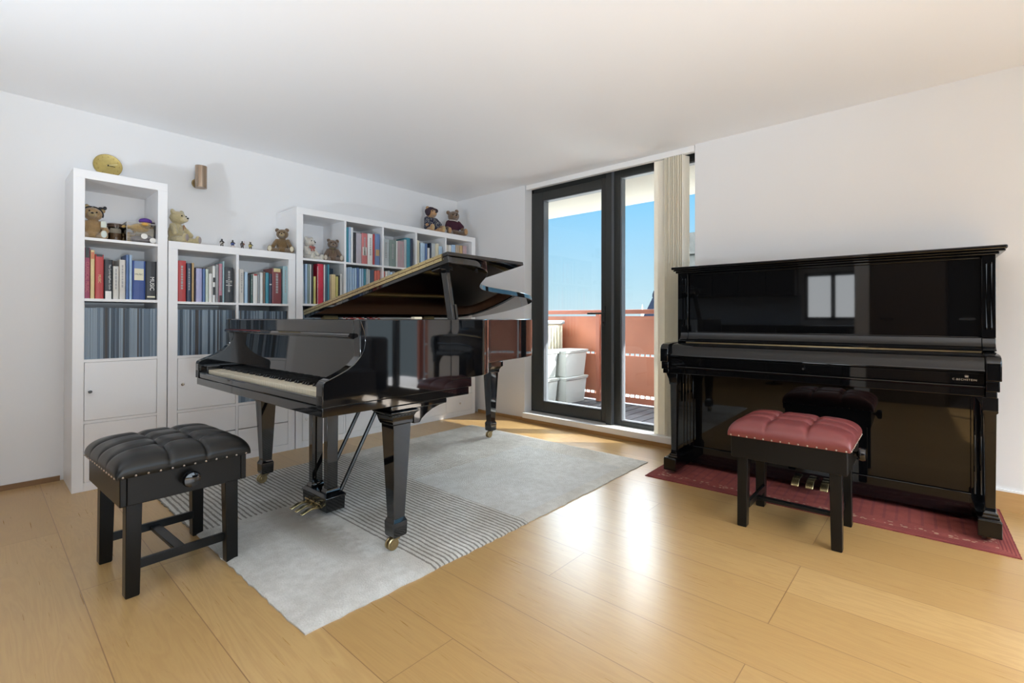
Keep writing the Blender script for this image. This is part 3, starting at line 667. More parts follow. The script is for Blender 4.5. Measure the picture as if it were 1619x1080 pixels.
for k in range(26): mb.box(0, -.003, .004 + k * .0115, .0035, .003, .010 + k * .0115)
c_ = mb.build('comb_binding', M_spiral); c_.location = (XF - .021, 1.7685, z52); tag(c_, 'white comb binding of a score beside the thick scarlet book', 'binding')
rows = [(2.001 + k * .0212, .0195, 1.420 + (k % 3) * .003, ('sky', 'paleblue', 'slim')[k % 2 if k < 5 else k % 3], {}) for k in range(8)]
rows += [(2.172, .019, 1.422, 'teal'), (2.193, .020, 1.424, 'silver'), (2.215, .012, 1.420, 'white'), (2.229, .040, 1.418, 'slate', dict(nm='thick slate')), (2.271, .026, 1.413, 'coral', {}), (2.299, .028, 1.418, 'coral', dict(nm='wider coral red'))]
seen = {}
rows2 = []
for r in rows:
    ex = dict(r[4]) if len(r) > 4 else {}
    rows2.append((r[0], r[1], r[2], r[3], ex))
ords = ('first', 'second', 'third', 'fourth', 'fifth', 'sixth', 'seventh', 'eighth')
for i in range(8): rows2[i][4]['nth'] = ords[i]; rows2[i][4]['nm'] = 'darker blue' if rows2[i][3] == 'slim' else NAMES[rows2[i][3]]
shelf_of_books(rows2, z52, 'wide bookcase second row, second cell', 'books in the second second-row cell of the wide bookcase')
cols = ['coral', 'white', 'silver', 'sky', 'grey', 'white', 'sage', 'ivory', 'red', 'sky', 'silver', 'slate']
shelf_of_books([(2.352 + k * .0262, .024, 1.412 + (k * 7 % 5) * .003, cols[k], dict(nm=NAMES[cols[k]] + ' (%s)' % 'x')) if 0 else (2.352 + k * .0262, .024, 1.412 + (k * 7 % 5) * .003, cols[k]) for k in range(12)],
    z52, 'wide bookcase second row, middle cell', 'books in the middle second-row cell of the wide bookcase')
# a dark binder lying behind the short books, and glimpses of the third row
bd = MB().box(0, 0, 0, .008, .13, .035).build('binder', mat('slate_binder', (.035, .065, .10), .45)); bd.location = (XF - .20, 1.87, z52 + .275)
bpost = MB().box(-.001, .0, -.275, .007, .13, 0).build('binder_board', mat('slate_binder', (.035, .065, .10), .45), bd)
tag(bd, 'dark slate binder standing behind the short cream and yellow books', 'binder')
z53 = LV5[2][0]
reds = ['red', 'white', 'rose', 'red', 'white', 'coral', 'red', 'white', 'navy', 'rose', 'red', 'white', 'coral']
shelf_of_books([(2.001 + k * .0255, .0235, 1.060, reds[k]) for k in range(13)], z53, 'wide bookcase row behind piano lid', 'books in the third row behind the piano lid')
# ---- magazines packed upright
M_mags = [mat('magazine_pale_blue', (.235, .30, .365), .5), mat('magazine_steel_blue', (.12, .17, .23), .5), mat('magazine_slate', (.05, .075, .105), .5), mat('magazine_umber', (.055, .05, .05), .5)]
shade = ['pale blue', 'steel blue', 'dark slate', 'dark umber']
protos = {}
def magazines(y0, wd, z0, h, seed, where, th=.0073, xf=XF - .012):
    r_ = random.Random(seed); y = y0 + .001; last = 0
    while y < y0 + wd - .009:
        t = th * r_.choice((.8, 1, 1, 1.25, 1.6)); k = r_.choice((0, 0, 0, 1, 1, 2, 2, 3))
        if r_.random() < .15: k = last
        last = k; t = min(t, y0 + wd - y - .001)
        if (k, round(t, 4)) not in protos:
            mb = MB().box(-.22, 0, 0, 0, t - .0006, 1.0); protos[(k, round(t, 4))] = o = mb.build('magazine', M_mags[k], smooth=0)
        else:
            o = protos[(k, round(t, 4))].copy(); COL.objects.link(o)
        o.scale = (1, 1, h + r_.uniform(-.002, .002)); o.location = (xf - r_.uniform(0, .005), y, z0 + .0003)
        tag(o, 'thin %s magazine packed upright %s' % (shade[k], where), 'magazine', '%s magazines %s' % (shade[k], where))
        y += t
wc = .3372
magazines(Y1 + FT, .340, LV5[2][0], .300, 1, 'in the white tower')
magazines(Y2 + FT, .337, LV4[1][0], .300, 2, 'in the left cell of the low bookcase')
magazines(Y2 + FT + .353, .337, LV4[1][0], .297, 3, 'in the right cell of the low bookcase')
magazines(Y2 + FT + .353, .337, LV4[2][0], .297, 4, 'low down in the low bookcase', th=.011)
magazines(Y3 + FT, .336, LV5[2][0], .300, 5, 'in the wide bookcase behind the piano', th=.011)
# a few older books standing behind the front row
for (y, t, h, z0, lab) in ((.54, .06, .245, zt_, 'old brown book pushed behind the off-white ones on the tower'), (1.00, .09, .245, zu, 'old brown book pushed to the back of the low bookcase, left cell'), (1.36, .10, .235, zu, 'dark book pushed to the back of the low bookcase, right cell')):
    book(y, t, z0 + h, z0, 'brown', lab, None, depth=.14, xf=XF - .205)

# ================================================================== TEDDY BEARS AND SMALL THINGS
M_eye = mat('black_glass_eye', (.005, .005, .005), .1)
def fur(name, col): return mat(name, col, .95, bump=.8, bscale=170, var=.28, vscale=38, sheen=.5, bdist=.006)
_tx = bpy.data.textures.new('fur_clumps', 'CLOUDS'); _tx.noise_scale = .006; _tx.noise_depth = 2
def fuzzy(o, vox, strg=.004):
    rm = o.modifiers.new('remesh', 'REMESH'); rm.mode = 'VOXEL'; rm.voxel_size = vox; rm.use_smooth_shade = True
    sm = o.modifiers.new('smooth', 'SMOOTH'); sm.iterations = 3
    if strg:
        d = o.modifiers.new('fur', 'DISPLACE'); d.texture = _tx; d.strength = strg; d.mid_level = .5
def teddy(label, loc, rz, s, m_body, m_muz=None, m_pad=None, tilt=0, arms=None, lean=0, ear_m=None, leg_spread=1.0, headturn=0, eyes=True):
    o = thing('teddy_bear', label, 'teddy bear', loc, rz)
    m_muz = m_muz or m_body; m_pad = m_pad or m_body
    def S(p): return tuple(v * s for v in p)
    b = MB()
    b.ball(S((0, .02, .30)), S((.20, .17, .27)))
    b.ball(S((0, 0, .13)), S((.21, .20, .14)))
    arms = arms or [((.17, -.02, .46), (.27, -.17, .26)), ((-.17, -.02, .46), (-.27, -.17, .26))]
    for a, c in arms: b.capsule(S(a), S(c), .075 * s, .07 * s)
    k = leg_spread
    legs = [((.13, -.08, .10), (.23 * k, -.40, .085)), ((-.13, -.08, .10), (-.23 * k, -.40, .085))]
    for a, c in legs:
        b.capsule(S(a), S(c), .10 * s, .085 * s)
        b.ball(S((c[0], c[1] - .02, c[2] + .04)), S((.085, .055, .125)))
    hc = Vector((0 + .10 * headturn, -.03, .70)); HR = Matrix.Rotation(R(tilt), 3, 'Y') @ Matrix.Rotation(R(35 * headturn), 3, 'Z')
    def H(p): return tuple((hc + HR @ Vector(p)) * s)
    b.ball(H((0, 0, 0)), S((.20, .18, .175)), rot=HR)
    for e_ in (-1, 1): b.ball(H((e_ * .155, .02, .15)), S((.075, .04, .075)), rot=HR)
    b.ball(H((0, -.15, -.05)), S((.095, .11, .08)), rot=HR)
    body = b.build('body', m_body, o); fuzzy(body, .017 * s, .022 * s)
    mz = MB().ball(H((0, -.19, -.045)), S((.085, .085, .07)), rot=HR).build('muzzle', m_muz, o); fuzzy(mz, .012 * s, .010 * s)
    MB().ball(H((0, -.278, -.015)), S((.030, .02, .022)), 10, 8).build('nose', M_eye, o)
    if eyes:
        for e_ in (-1, 1): MB().ball(H((e_ * .075, -.170, .045)), .020 * s, 10, 8).build('eye', M_eye, o)
    for e_ in (-1, 1): MB().ball(H((e_ * .155, -.012, .150)), S((.048, .02, .048)), rot=HR).build('inner_ear', ear_m or m_muz, o)
    for a, c in legs: MB().ball(S((c[0], c[1] - .072, c[2] + .045)), S((.060, .014, .095)), 12, 8).build('foot_pad', m_pad, o)
    o['_s'] = s
    return o, H, S
def nosys(o):
    if '_s' in o: del o['_s']
zb = LV5[0][0]
# tower: honey bear with a dark ribbon round its head
f_honey = fur('honey_mohair', (.40, .26, .12)); f_pale = fur('pale_gold_mohair', (.52, .44, .25)); f_brown = fur('brown_mohair', (.16, .095, .035)); f_white = fur('white_mohair', (.70, .67, .60))
f_taupe = fur('taupe_mohair', (.15, .095, .06)); f_amber = fur('amber_mohair', (.42, .24, .11)); f_cocoa = fur('cocoa_mohair', (.16, .10, .06)); f_tan = fur('tan_mohair', (.46, .34, .17))
o, H, S = teddy('honey coloured teddy bear with dark head ribbon, in the top of the tower', (-3.86, .455, zb), R(82), .225, f_honey, f_tan, mat('pale_felt', (.60, .66, .62), .9), tilt=12, lean=0)
mb = MB(); mb.tube([H((.21 * cos(a), -.02 - .01 * sin(a), .20 * sin(a) * .95)) for a in [R(x) for x in range(-10, 200, 15)]], .018 * .225 * 1.0, 6); mb.build('head_ribbon', mat('black_ribbon', (.02, .02, .025), .6), o)
mb = MB().ball(H((.12, -.05, .20)), S((.05, .03, .03)), 8, 6).ball(H((.20, -.05, .23)), S((.04, .02, .05)), 8, 6); mb.build('ribbon_bow', mat('black_ribbon', (.02, .02, .025), .6), o)
MB().box(-.012, -.003, -.018, .012, -.001, .018).build('paper_tag', mat('paper_tag', (.62, .66, .58), .8), o).location = S((.22, -.36, .40))
nosys(o)
o, H, S = teddy('large pale gold teddy bear sitting at the left of the low bookcase top', (-3.84, .868, 1.49), R(128), .245, f_pale, fur('cream_mohair', (.60, .53, .36)), mat('grey_felt', (.36, .31, .30), .9), tilt=-3)
MB().tube([S((.04, -.16, .52)), S((.0, -.19, .40)), S((-.03, -.20, .36))], .006 * .3, 6).tube([S((.04, -.16, .52)), S((.06, -.2, .42))], .002, 6).build('neck_cord', mat('rust_cord', (.35, .12, .05), .7), o)
MB().tube([S((-.28, -.25, .36)), S((-.40, -.42, .30)), S((-.52, -.50, .34)), S((-.60, -.60, .33))], .0009, 5).build('wire_spectacles', M_steel, o); nosys(o)
o, H, S = teddy('small brown teddy bear with cream muzzle at the right of the low bookcase top', (-3.83, 1.535, 1.49), R(62), .215, f_brown, f_tan, mat('cream_felt', (.62, .56, .42), .9), tilt=-4, leg_spread=1.5, ear_m=f_cocoa)
nosys(o)
o, H, S = teddy('white teddy bear with a red bow in the first cell of the wide bookcase', (-3.84, 1.742, zb), R(112), .205, f_white, f_white, mat('ivory_felt', (.62, .58, .48), .9), tilt=-4)
mb = MB().ball(S((.07, -.17, .50)), S((.09, .035, .055)), 10, 8).ball(S((-.07, -.17, .50)), S((.09, .035, .055)), 10, 8).ball(S((0, -.19, .49)), S((.03, .03, .03)), 8, 6).capsule(S((-.03, -.18, .48)), S((-.07, -.21, .36)), .02 * .2, .03 * .2, 8).capsule(S((.03, -.18, .48)), S((.05, -.21, .38)), .02 * .2, .03 * .2, 8)
mb.build('neck_bow', mat('dusty_red_ribbon', (.42, .14, .12), .7), o); nosys(o)
o, H, S = teddy('taupe teddy bear with outstretched pale feet beside the white bear', (-3.83, 1.935, zb), R(68), .210, f_taupe, fur('taupe_face', (.24, .16, .10)), mat('stone_felt', (.50, .44, .36), .9), tilt=3, leg_spread=1.25, ear_m=f_taupe)
MB().tube([S((.13 * cos(a), -.03 + -.13 * sin(a), .535)) for a in [R(x) for x in range(0, 361, 30)]], .003, 6).capsule(S((0, -.17, .52)), S((0, -.20, .36)), .003, .004, 6).build('neck_ribbon', mat('olive_ribbon', (.22, .18, .09), .7), o); nosys(o)
zt5 = 1.85
o, H, S = teddy('amber teddy bear in a spotted navy dress on top of the wide bookcase', (-3.86, 2.965, zt5), R(88), .285, f_amber, fur('amber_face', (.50, .29, .14)), f_tan, tilt=4)
m, t, b = newmat('navy_spotted_cotton'); tcn = t.nodes.new('ShaderNodeTexCoord'); v = t.nodes.new('ShaderNodeTexVoronoi'); v.inputs['Scale'].default_value = 95; t.links.new(tcn.outputs['Object'], v.inputs[0])
t.links.new(mixc(t, mathn(t, 'LESS_THAN', v.outputs['Distance'], .30), (.018, .022, .05), (.55, .55, .50)), b.inputs['Base Color']); b.inputs['Roughness'].default_value = .9
mb = MB().ball(S((0, .02, .33)), S((.235, .205, .25))).ball(S((0, -.02, .20)), S((.26, .25, .14)))
for a, c in (((.17, -.02, .46), (.25, -.14, .30)), ((-.17, -.02, .46), (-.25, -.14, .30))): mb.capsule(S(a), S(c), .105 * .285, .105 * .285)
dr = mb.build('dress', m, o); fuzzy(dr, .02 * .285, .0)
wg = MB().ball(H((0, .03, .05)), S((.225, .19, .17))).ball(H((-.16, -.03, .00)), S((.07, .13, .14))).ball(H((.14, -.06, .10)), S((.08, .10, .08))).build('headscarf', mat('dark_plum_scarf', (.035, .015, .025), .7, bump=.4, bscale=60), o); fuzzy(wg, .02 * .285, .004)
nosys(o)
o, H, S = teddy('cocoa teddy bear in a maroon jumper, rightmost on the wide bookcase', (-3.86, 3.255, zt5), R(70), .305, f_cocoa, fur('cocoa_face', (.22, .14, .09)), f_amber, tilt=-12, leg_spread=1.25)
mb = MB().ball(S((0, .02, .32)), S((.225, .195, .265)))
for a, c in (((.17, -.02, .46), (.25, -.14, .32)), ((-.17, -.02, .46), (-.25, -.14, .32))): mb.capsule(S(a), S(c), .10 * .305, .095 * .305)
fuzzy(mb.build('jumper', mat('maroon_knit', (.055, .012, .028), .9, bump=.6, bscale=300), o), .02 * .305, 0)
MB().tube([S((.155 * cos(a), -.01 + .145 * sin(a), .535 - .02 * cos(a * 1))) for a in [R(x) for x in range(0, 361, 24)]], .0045, 8).build('collar', mat('white_collar', (.72, .66, .60), .8), o); nosys(o)
# figurines
def figurine(label, y, mb_m, cl_m, kind):
    o = thing('musician_figurine', label, 'figurine', (-3.80, y, 1.49), R(90), 'little musician figurines on the low bookcase')
    s = .062
    def S(p): return tuple(v * s for v in p)
    b = MB().ball(S((0, 0, .88)), S((.10, .10, .12))).capsule(S((0, 0, .76)), S((0, .0, .45)), .10 * s, .13 * s)
    b.capsule(S((.08, 0, .42)), S((.10, -.02, .05)), .075 * s, .05 * s).capsule(S((-.08, 0, .42)), S((-.10, -.02, .05)), .075 * s, .05 * s)
    b.capsule(S((.14, 0, .70)), S((.22, -.16, .55)), .05 * s, .04 * s).capsule(S((.22, -.16, .55)), S((.05, -.24, .62)), .04 * s, .04 * s)
    b.capsule(S((-.14, 0, .70)), S((-.24, -.12, .55)), .05 * s, .04 * s).capsule(S((-.24, -.12, .55)), S((-.08, -.26, .70)), .04 * s, .04 * s)
    bo = b.build('body', mb_m, o); fuzzy(bo, .0022, 0)
    MB().ball(S((0, .02, .52)), S((.19, .14, .26)), 14, 10).build('coat', cl_m, o)
    if kind == 0: MB().tube([S((0, -.22, .80)), S((.02, -.40, .45))], [.02 * s, .06 * s], 8).build('clarinet', M_blackw, o)
    elif kind == 1: MB().ball(S((0, -.08, .18)), S((.26, .2, .18)), 14, 10).build('skirt', mat('figurine_white', (.62, .55, .50), .4), o)
    elif kind == 2: MB().ball(S((.10, -.24, .62)), S((.07, .04, .13)), 10, 8).tube([S((.10, -.24, .72)), S((.16, -.3, .95))], .012 * s, 6).build('violin', mat('figurine_violin', (.25, .08, .03), .3), o)
    else: MB().ball(S((-.14, -.2, .48)), S((.14, .06, .16)), 12, 8).tube([S((-.12, -.2, .6)), S((-.2, -.24, 1.0))], .02 * s, 6).build('cello', mat('figurine_gold', (.42, .34, .10), .35), o)
    MB().lathe([(.20 * s, 0), (.20 * s, .03 * s), (.17 * s, .05 * s)], n=16).build('base', M_blackw, o)
fd = mat('figurine_dark', (.04, .035, .03), .4)
figurine('dark musician figurine playing a pipe, leftmost of the four', 1.118, fd, mat('figurine_cream', (.55, .52, .45), .4), 0)
figurine('musician figurine in a blue coat over a white skirt', 1.185, fd, mat('figurine_blue', (.05, .09, .30), .4), 1)
figurine('dark musician figurine in grey, third of the four', 1.246, fd, mat('figurine_grey', (.10, .09, .10), .4), 2)
figurine('gold and green musician figurine, rightmost of the four', 1.300, fd, mat('figurine_olive', (.34, .32, .12), .4), 3)
# jar
J = thing('clamp_jar', 'glass clamp-top jar with a brown lid behind the honey bear', 'jar', (-3.90, .565, zb))
MB().lathe([(.038, .002), (.040, .01), (.040, .085), (.034, .098)], n=28, cap=True).build('glass_body', M_jar, J)
MB().lathe([(.037, .098), (.040, .100), (.040, .106), (.037, .108)], n=28).lathe([(.036, .109), (.041, .111), (.041, .117), (.030, .121)], n=28).build('lid', mat('brown_jar_lid', (.14, .09, .06), .3), J)
MB().tube([(.040, -.008, .112), (.046, -.006, .09), (.046, .006, .09), (.040, .008, .112)], .0016, 6).build('wire_clamp', M_steel, J)
MB().lathe([(.034, .004), (.036, .06), (.0, .062)], n=20).build('contents', mat('brown_sweets', (.22, .13, .07), .6, bump=.9, bscale=120, bdist=.004), J)
# clear box with toys
BX = thing('clear_plastic_box', 'clear plastic box with round white stickers at the right of the tower shelf', 'box', (-3.775, .600, zb))
mb = MB(); w, d, h, t = .17, .145, .125, .0022
mb.box(-w, 0, 0, 0, d, t).box(-w, 0, t, -w + t, d, h).box(-t, 0, t, 0, d, h).box(-w, 0, t, 0, t, h).box(-w, d - t, t, 0, d, h); mb.build('box_body', M_plastic, BX, smooth=0)
MB().tube([(0, 0, h), (0, d, h), (-w, d, h), (-w, 0, h), (0, 0, h)], .0016, 6).tube([(0, 0, 0), (0, 0, h)], .0014, 6).tube([(0, d, 0), (0, d, h)], .0014, 6).build('rim', mat('clear_edge', (.62, .62, .60), .2), BX)
for yy, zz in ((.085, .046), (.128, .024)): MB().lathe([(.0165, 0), (.0165, .0012)], (.0006, yy, zz), 24, 'x').build('round_sticker', mat('white_sticker', (.75, .74, .70), .5), BX)
TB = thing('small_clear_box', 'smaller clear box standing inside the big plastic box', 'box', (-3.80, .625, zb + .003))
MB().box(-.05, 0, 0, 0, .05, .058).build('box_body', M_plastic, TB, smooth=0)
MB().tube([(0, 0, .058), (0, .05, .058), (-.05, .05, .058), (-.05, 0, .058), (0, 0, .058)], .001, 6).build('rim', mat('clear_edge', (.62, .62, .60), .2), TB)
gr = thing('gift_bag', 'grey violet cloth filling the bottom of the plastic box', 'cloth', (-3.86, .68, zb + .003))
fuzzy(MB().ball((0, 0, .025), (.06, .055, .03)).ball((.02, .03, .04), (.04, .03, .02)).build('cloth', mat('grey_violet_cloth', (.22, .19, .20), .9, bump=.5), gr), .004, .004)
DK = thing('toy_duck', 'yellow plush duck in a purple cap lying on the plastic box', 'soft toy', (-3.845, .675, zb + .085), R(75))
yl = fur('yellow_plush', (.72, .46, .12))
fuzzy(MB().ball((0, 0, .018), (.05, .04, .028)).ball((.03, -.03, .042), (.030, .028, .026)).ball((-.06, 0, .02), (.03, .022, .012)).build('body', yl, DK), .003, .002)
MB().ball((.03, -.030, .060), (.034, .032, .020), 16, 10).box(.0, -.066, .052, .055, -.04, .056).build('cap', mat('purple_felt', (.10, .04, .26), .8), DK, bevel=.002)
MB().ball((.03, -.066, .034), (.018, .020, .009), 12, 8).build('bill', mat('orange_plush', (.75, .42, .10), .8), DK)
MB().ball((.065, -.01, .045), (.025, .03, .016), 12, 8).build('ribbon', mat('charcoal_ribbon', (.05, .04, .05), .7), DK)
CK = thing('toy_chick', 'pale yellow plush chick beside the jar', 'soft toy', (-3.885, .628, zb + .055), R(60))
fuzzy(MB().ball((0, 0, .0), (.05, .024, .022)).ball((.045, 0, .012), (.022, .020, .020)).ball((0, 0, -.028), (.035, .03, .028)).build('body', fur('pale_yellow_plush', (.66, .46, .20)), CK), .003, .002)
GP = thing('gold_chocolates', 'gold wrapped sweets at the back of the plastic box', 'sweets', (-3.88, .715, zb + .108))
for k, (a, b_) in enumerate(((0, 0), (.02, .022), (-.02, .018), (.005, .04), (-.03, -.01))): MB().ball((a, b_, .008), (.013, .014, .010), 10, 8).build('sweet', mat('gold_foil', (.70, .42, .14), .35, metal=.5, bump=.5), GP)
MB().box(-.05, -.06, -.108, .045, .05, -.002).build('card_tray', mat('pale_card', (.5, .46, .36), .7), GP)
# wall clock
CL = thing('wall_clock', 'round brass wall clock just above the tower', 'clock', (XL, .553, 1.984))
MB().lathe([(.070, 0), (.0725, .004), (.0725, .016), (.069, .019), (.066, .018)], n=64, axis='x').build('case', mat('clock_gold', (.42, .32, .10), .35, metal=.35, var=.2, vscale=60), CL)
mb = MB()
for k in range(12):
    a = R(30 * k); cy_, cz_ = .055 * sin(a), .055 * cos(a)
    mb.box(.0185, cy_ - .0018, cz_ - .0045, .0195, cy_ + .0018, cz_ + .0045)
mb.build('hour_marks', mat('clock_marks', (.30, .20, .04), .5), CL, smooth=0)
for nm, a, L in (('hour_hand', 98, .036), ('minute_hand', 72, .048)):
    h_ = MB().box(0, -.0016, -.008, .0012, .0016, L).build(nm, M_blackw if nm == 'hour_hand' else mat('pale_hand', (.75, .65, .35), .3, metal=.3), CL, smooth=0); h_.location = (.021 + (.0015 if nm != 'hour_hand' else 0), 0, 0); h_.rotation_euler = (R(-a), 0, 0)
MB().lathe([(.005, 0), (.004, .006)], (.020, 0, 0), 12, 'x').build('hub', M_blackw, CL)
# wall lamp
WL = thing('wall_lamp', 'brushed copper and steel cylinder wall lamp above the low bookcase', 'lamp', (XL, 1.045, 2.005))
m, t, b = newmat('brushed_copper_steel'); tcn = t.nodes.new('ShaderNodeTexCoord'); mp = t.nodes.new('ShaderNodeMapping'); mp.inputs['Scale'].default_value = (60, 60, 1); t.links.new(tcn.outputs['Object'], mp.inputs[0])
n = t.nodes.new('ShaderNodeTexNoise'); n.inputs['Scale'].default_value = 2; t.links.new(mp.outputs[0], n.inputs[0]); t.links.new(mixc(t, n.outputs[0], (.30, .17, .085), (.55, .48, .40)), b.inputs['Base Color']); b.inputs['Metallic'].default_value = 1; b.inputs['Roughness'].default_value = .25
MB().lathe([(.032, -.076), (.036, -.078), (.036, .078), (.032, .076), (.030, .06)], (.098, 0, 0), 32).build('shade', m, WL)
MB().lathe([(.034, 0), (.034, .006), (.028, .012)], (0, 0, -.03), 28, 'x').build('wall_plate', M_brass, WL)
MB().tube([(.008, 0, -.03), (.064, 0, -.03)], .010, 12).build('arm', M_brass, WL)

# ================================================================== RUGS
def rug(name, label, loc, rz, Lx, Ly, th, m, seed=1, fringe=0.004, corner=.0):
    o_mb = MB(); nx, ny = 60, 80; r_ = random.Random(seed)
    vs = []
    for j in range(ny + 1):
        row = []
        for i in range(nx + 1):
            x = Lx * i / nx; y = Ly * j / ny
            edge = min(i, nx - i, j, ny - j)
            if edge == 0: x += r_.uniform(-fringe, fringe) * (i in (0, nx)); y += r_.uniform(-fringe, fringe) * (j in (0, ny))
            z = th * (.45 if edge == 0 else 1) + (.0015 * sin(i * .9) * sin(j * .7) if edge else 0)
            row.append(o_mb.bm.verts.new((x, y, z)))
        vs.append(row)
    for j in range(ny):
        for i in range(nx): o_mb._f([vs[j][i], vs[j][i + 1], vs[j + 1][i + 1], vs[j + 1][i]])
    per = [vs[0][i] for i in range(nx + 1)] + [vs[j][nx] for j in range(1, ny + 1)] + [vs[ny][i] for i in range(nx - 1, -1, -1)] + [vs[j][0] for j in range(ny - 1, 0, -1)]
    bot = [o_mb.bm.verts.new((v.co.x, v.co.y, .0005)) for v in per]
    n = len(per)
    for k in range(n): o_mb._f([per[k], bot[k], bot[(k + 1) % n], per[(k + 1) % n]])
    o_mb._f(bot)
    o = o_mb.build(name, m, smooth=60); o.location = loc; o.rotation_euler = (0, 0, rz); return tag(o, label, 'rug')
rug('area_rug', 'pale grey and beige striped wool rug under the grand piano', (-3.285, .655, 0), R(.7), 1.775, 2.37, .013, rug_mat(), 1)
rug('runner_rug', 'red patterned rug under the upright piano', (-1.425, 2.775, 0), R(2.0), 1.68, .70, .007, redrug_mat(), 2, .001)

# ================================================================== PIANO STOOLS
def stool(label, loc, rz, leather, nbx, nby, group='adjustable piano stools'):
    o = thing('piano_stool', label, 'stool', loc, rz, group)
    hx, hy = .235, .203                      # apron half size
    z0, z1 = .335, .436
    ap = MB().box(-hx, -hy, z0, hx, -hy + .02, z1).box(-hx, hy - .02, z0, hx, hy, z1).box(-hx, -hy + .02, z0, -hx + .02, hy - .02, z1).box(hx - .02, -hy + .02, z0, hx, hy - .02, z1).box(-hx + .02, -hy + .02, z1 - .02, hx - .02, hy - .02, z1)
    ap.build('apron', M_blackw, o, bevel=.003)
    lx, ly = hx - .022, hy - .022
    for a in (-1, 1):
        for b in (-1, 1):
            cx, cy_ = a * (lx - .024), b * (ly - .024)
            MB().frust([(cx + a * .004, cy_ + b * .004, .0185, .0185, 0), (cx + a * .004, cy_ + b * .004, .021, .021, .006), (cx, cy_, .0235, .0235, z0 + .02)]).build('leg', M_blackw, o, bevel=.002)
    for a in (-1, 1): MB().box(a * (lx - .036) - .006, -ly + .04, .085, a * (lx - .036) + .010, ly - .04, .118).build('end_stretcher', M_blackw, o, bevel=.002)
    MB().box(-lx + .045, -.018, .088, lx - .045, .018, .103).build('long_stretcher', M_blackw, o, bevel=.002)
    # cushion
    mb = MB(); NX, NY = 120, 104; ch = .080; cx_, cy_ = hx + .012, hy + .012
    bx = [(-1 + 2 * (i + 1) / (nbx + 1)) * .98 for i in range(nbx)]; by = [(-1 + 2 * (j + 1) / (nby + 1)) * .80 for j in range(nby)]
    def seg(px, py, ax, ay, bx_, by_):
        dx, dy = bx_ - ax, by_ - ay; L = dx * dx + dy * dy
        t = max(0, min(1, ((px - ax) * dx + (py - ay) * dy) / L)); return math.hypot(px - ax - t * dx, py - ay - t * dy)
    X_ = [b_ * cx_ for b_ in bx]; Y_ = [b_ * cy_ for b_ in by]
    segs = []
    for x in X_: segs += [(x, Y_[0], x, -cy_ * 1.1), (x, Y_[-1], x, cy_ * 1.1)]
    for y in Y_: segs += [(X_[0], y, -cx_ * 1.1, y), (X_[-1], y, cx_ * 1.1, y)]
    for i in range(nbx - 1):
        for j in range(nby):
            segs.append((X_[i], Y_[j], X_[i + 1], Y_[j]))
    for i in range(nbx):
        for j in range(nby - 1): segs.append((X_[i], Y_[j], X_[i], Y_[j + 1]))
    vs = []
    for j in range(NY + 1):
        row = []
        for i in range(NX + 1):
            u = sin((-1 + 2 * i / NX) * pi / 2); v = sin((-1 + 2 * j / NY) * pi / 2)
            px, py = u * cx_, v * cy_
            prof = (max(0, 1 - abs(u) ** 9) ** .5) * (max(0, 1 - abs(v) ** 8) ** .5)
            crown = 1 + .10 * (1 - u * u) * (1 - v * v)
            z = ch * prof * crown
            dm = min(seg(px, py, *s_) for s_ in segs); z -= .009 * prof ** .5 * math.exp(-(dm / .0040) ** 2) + .008 * prof ** 2 * math.exp(-(dm / .017) ** 2)
            db = min(math.hypot(px - a, py - b) for a in X_ for b in Y_); z -= .020 * math.exp(-(db / .020) ** 2)
            bul = 1 + .035 * (1 - (2 * min(max(z, 0) / ch, 1) - 1) ** 2)
            row.append(mb.bm.verts.new((px * bul, py * bul, z1 + .001 + max(z, 0))))
        vs.append(row)
    for j in range(NY):
        for i in range(NX): mb._f([vs[j][i], vs[j][i + 1], vs[j + 1][i + 1], vs[j + 1][i]])
    mb.build('cushion', leather, o, smooth=180)
    MB().box(-cx_ + .004, -cy_ + .004, z1, cx_ - .004, cy_ - .004, z1 + .006).build('seat_board', leather, o, bevel=.002)
    for x in X_:
        for y in Y_: MB().ball((x, y, z1 + ch * 1.05 - .030), (.007, .007, .003), 10, 6).build('button', leather, o)
    nm = None
    pts = []
    for k in range(14): pts += [(-cx_ + .015 + k * (2 * cx_ - .03) / 13, -cy_ - .001), (-cx_ + .015 + k * (2 * cx_ - .03) / 13, cy_ + .001)]
    for k in range(12): pts += [(-cx_ - .001, -cy_ + .018 + k * (2 * cy_ - .036) / 11), (cx_ + .001, -cy_ + .018 + k * (2 * cy_ - .036) / 11)]
    for (x, y) in pts:
        if nm is None: nm = MB().ball((0, 0, 0), .0042, 8, 6).build('nailhead', mat('antique_nailhead', (.50, .42, .36), .35, metal=.8), o); c = nm
        else: c = nm.copy(); COL.objects.link(c)
        c.location = (x, y, z1 + .006)
    for a in (-1, 1):
        MB().lathe([(.008, 0), (.008, .012), (.013, .016), (.028, .022), (.030, .036), (.026, .046), (.012, .050)] if a > 0 else [(.012, -.050), (.026, -.046), (.030, -.036), (.028, -.022), (.013, -.016), (.008, -.012), (.008, 0)], (a * hx, 0, z1 - .045), 28, 'x').build('height_knob', M_black, o)
    return o
L_black = mat('black_leather', (.009, .0085, .0075), .30, ior=1.42, bump=.12, bscale=260, bdist=.0008)
L_red = mat('oxblood_leather', (.215, .052, .05), .34, bump=.12, bscale=260, bdist=.0008, var=.12, vscale=6)
stool('black stool with buttoned black leather seat in front of the grand piano', (-2.402, .518, 0), R(3.0), L_black, 3, 2)
stool('black stool with buttoned dark red leather seat before the upright piano', (-.535, 2.588, 0), R(.8), L_red, 2, 2)

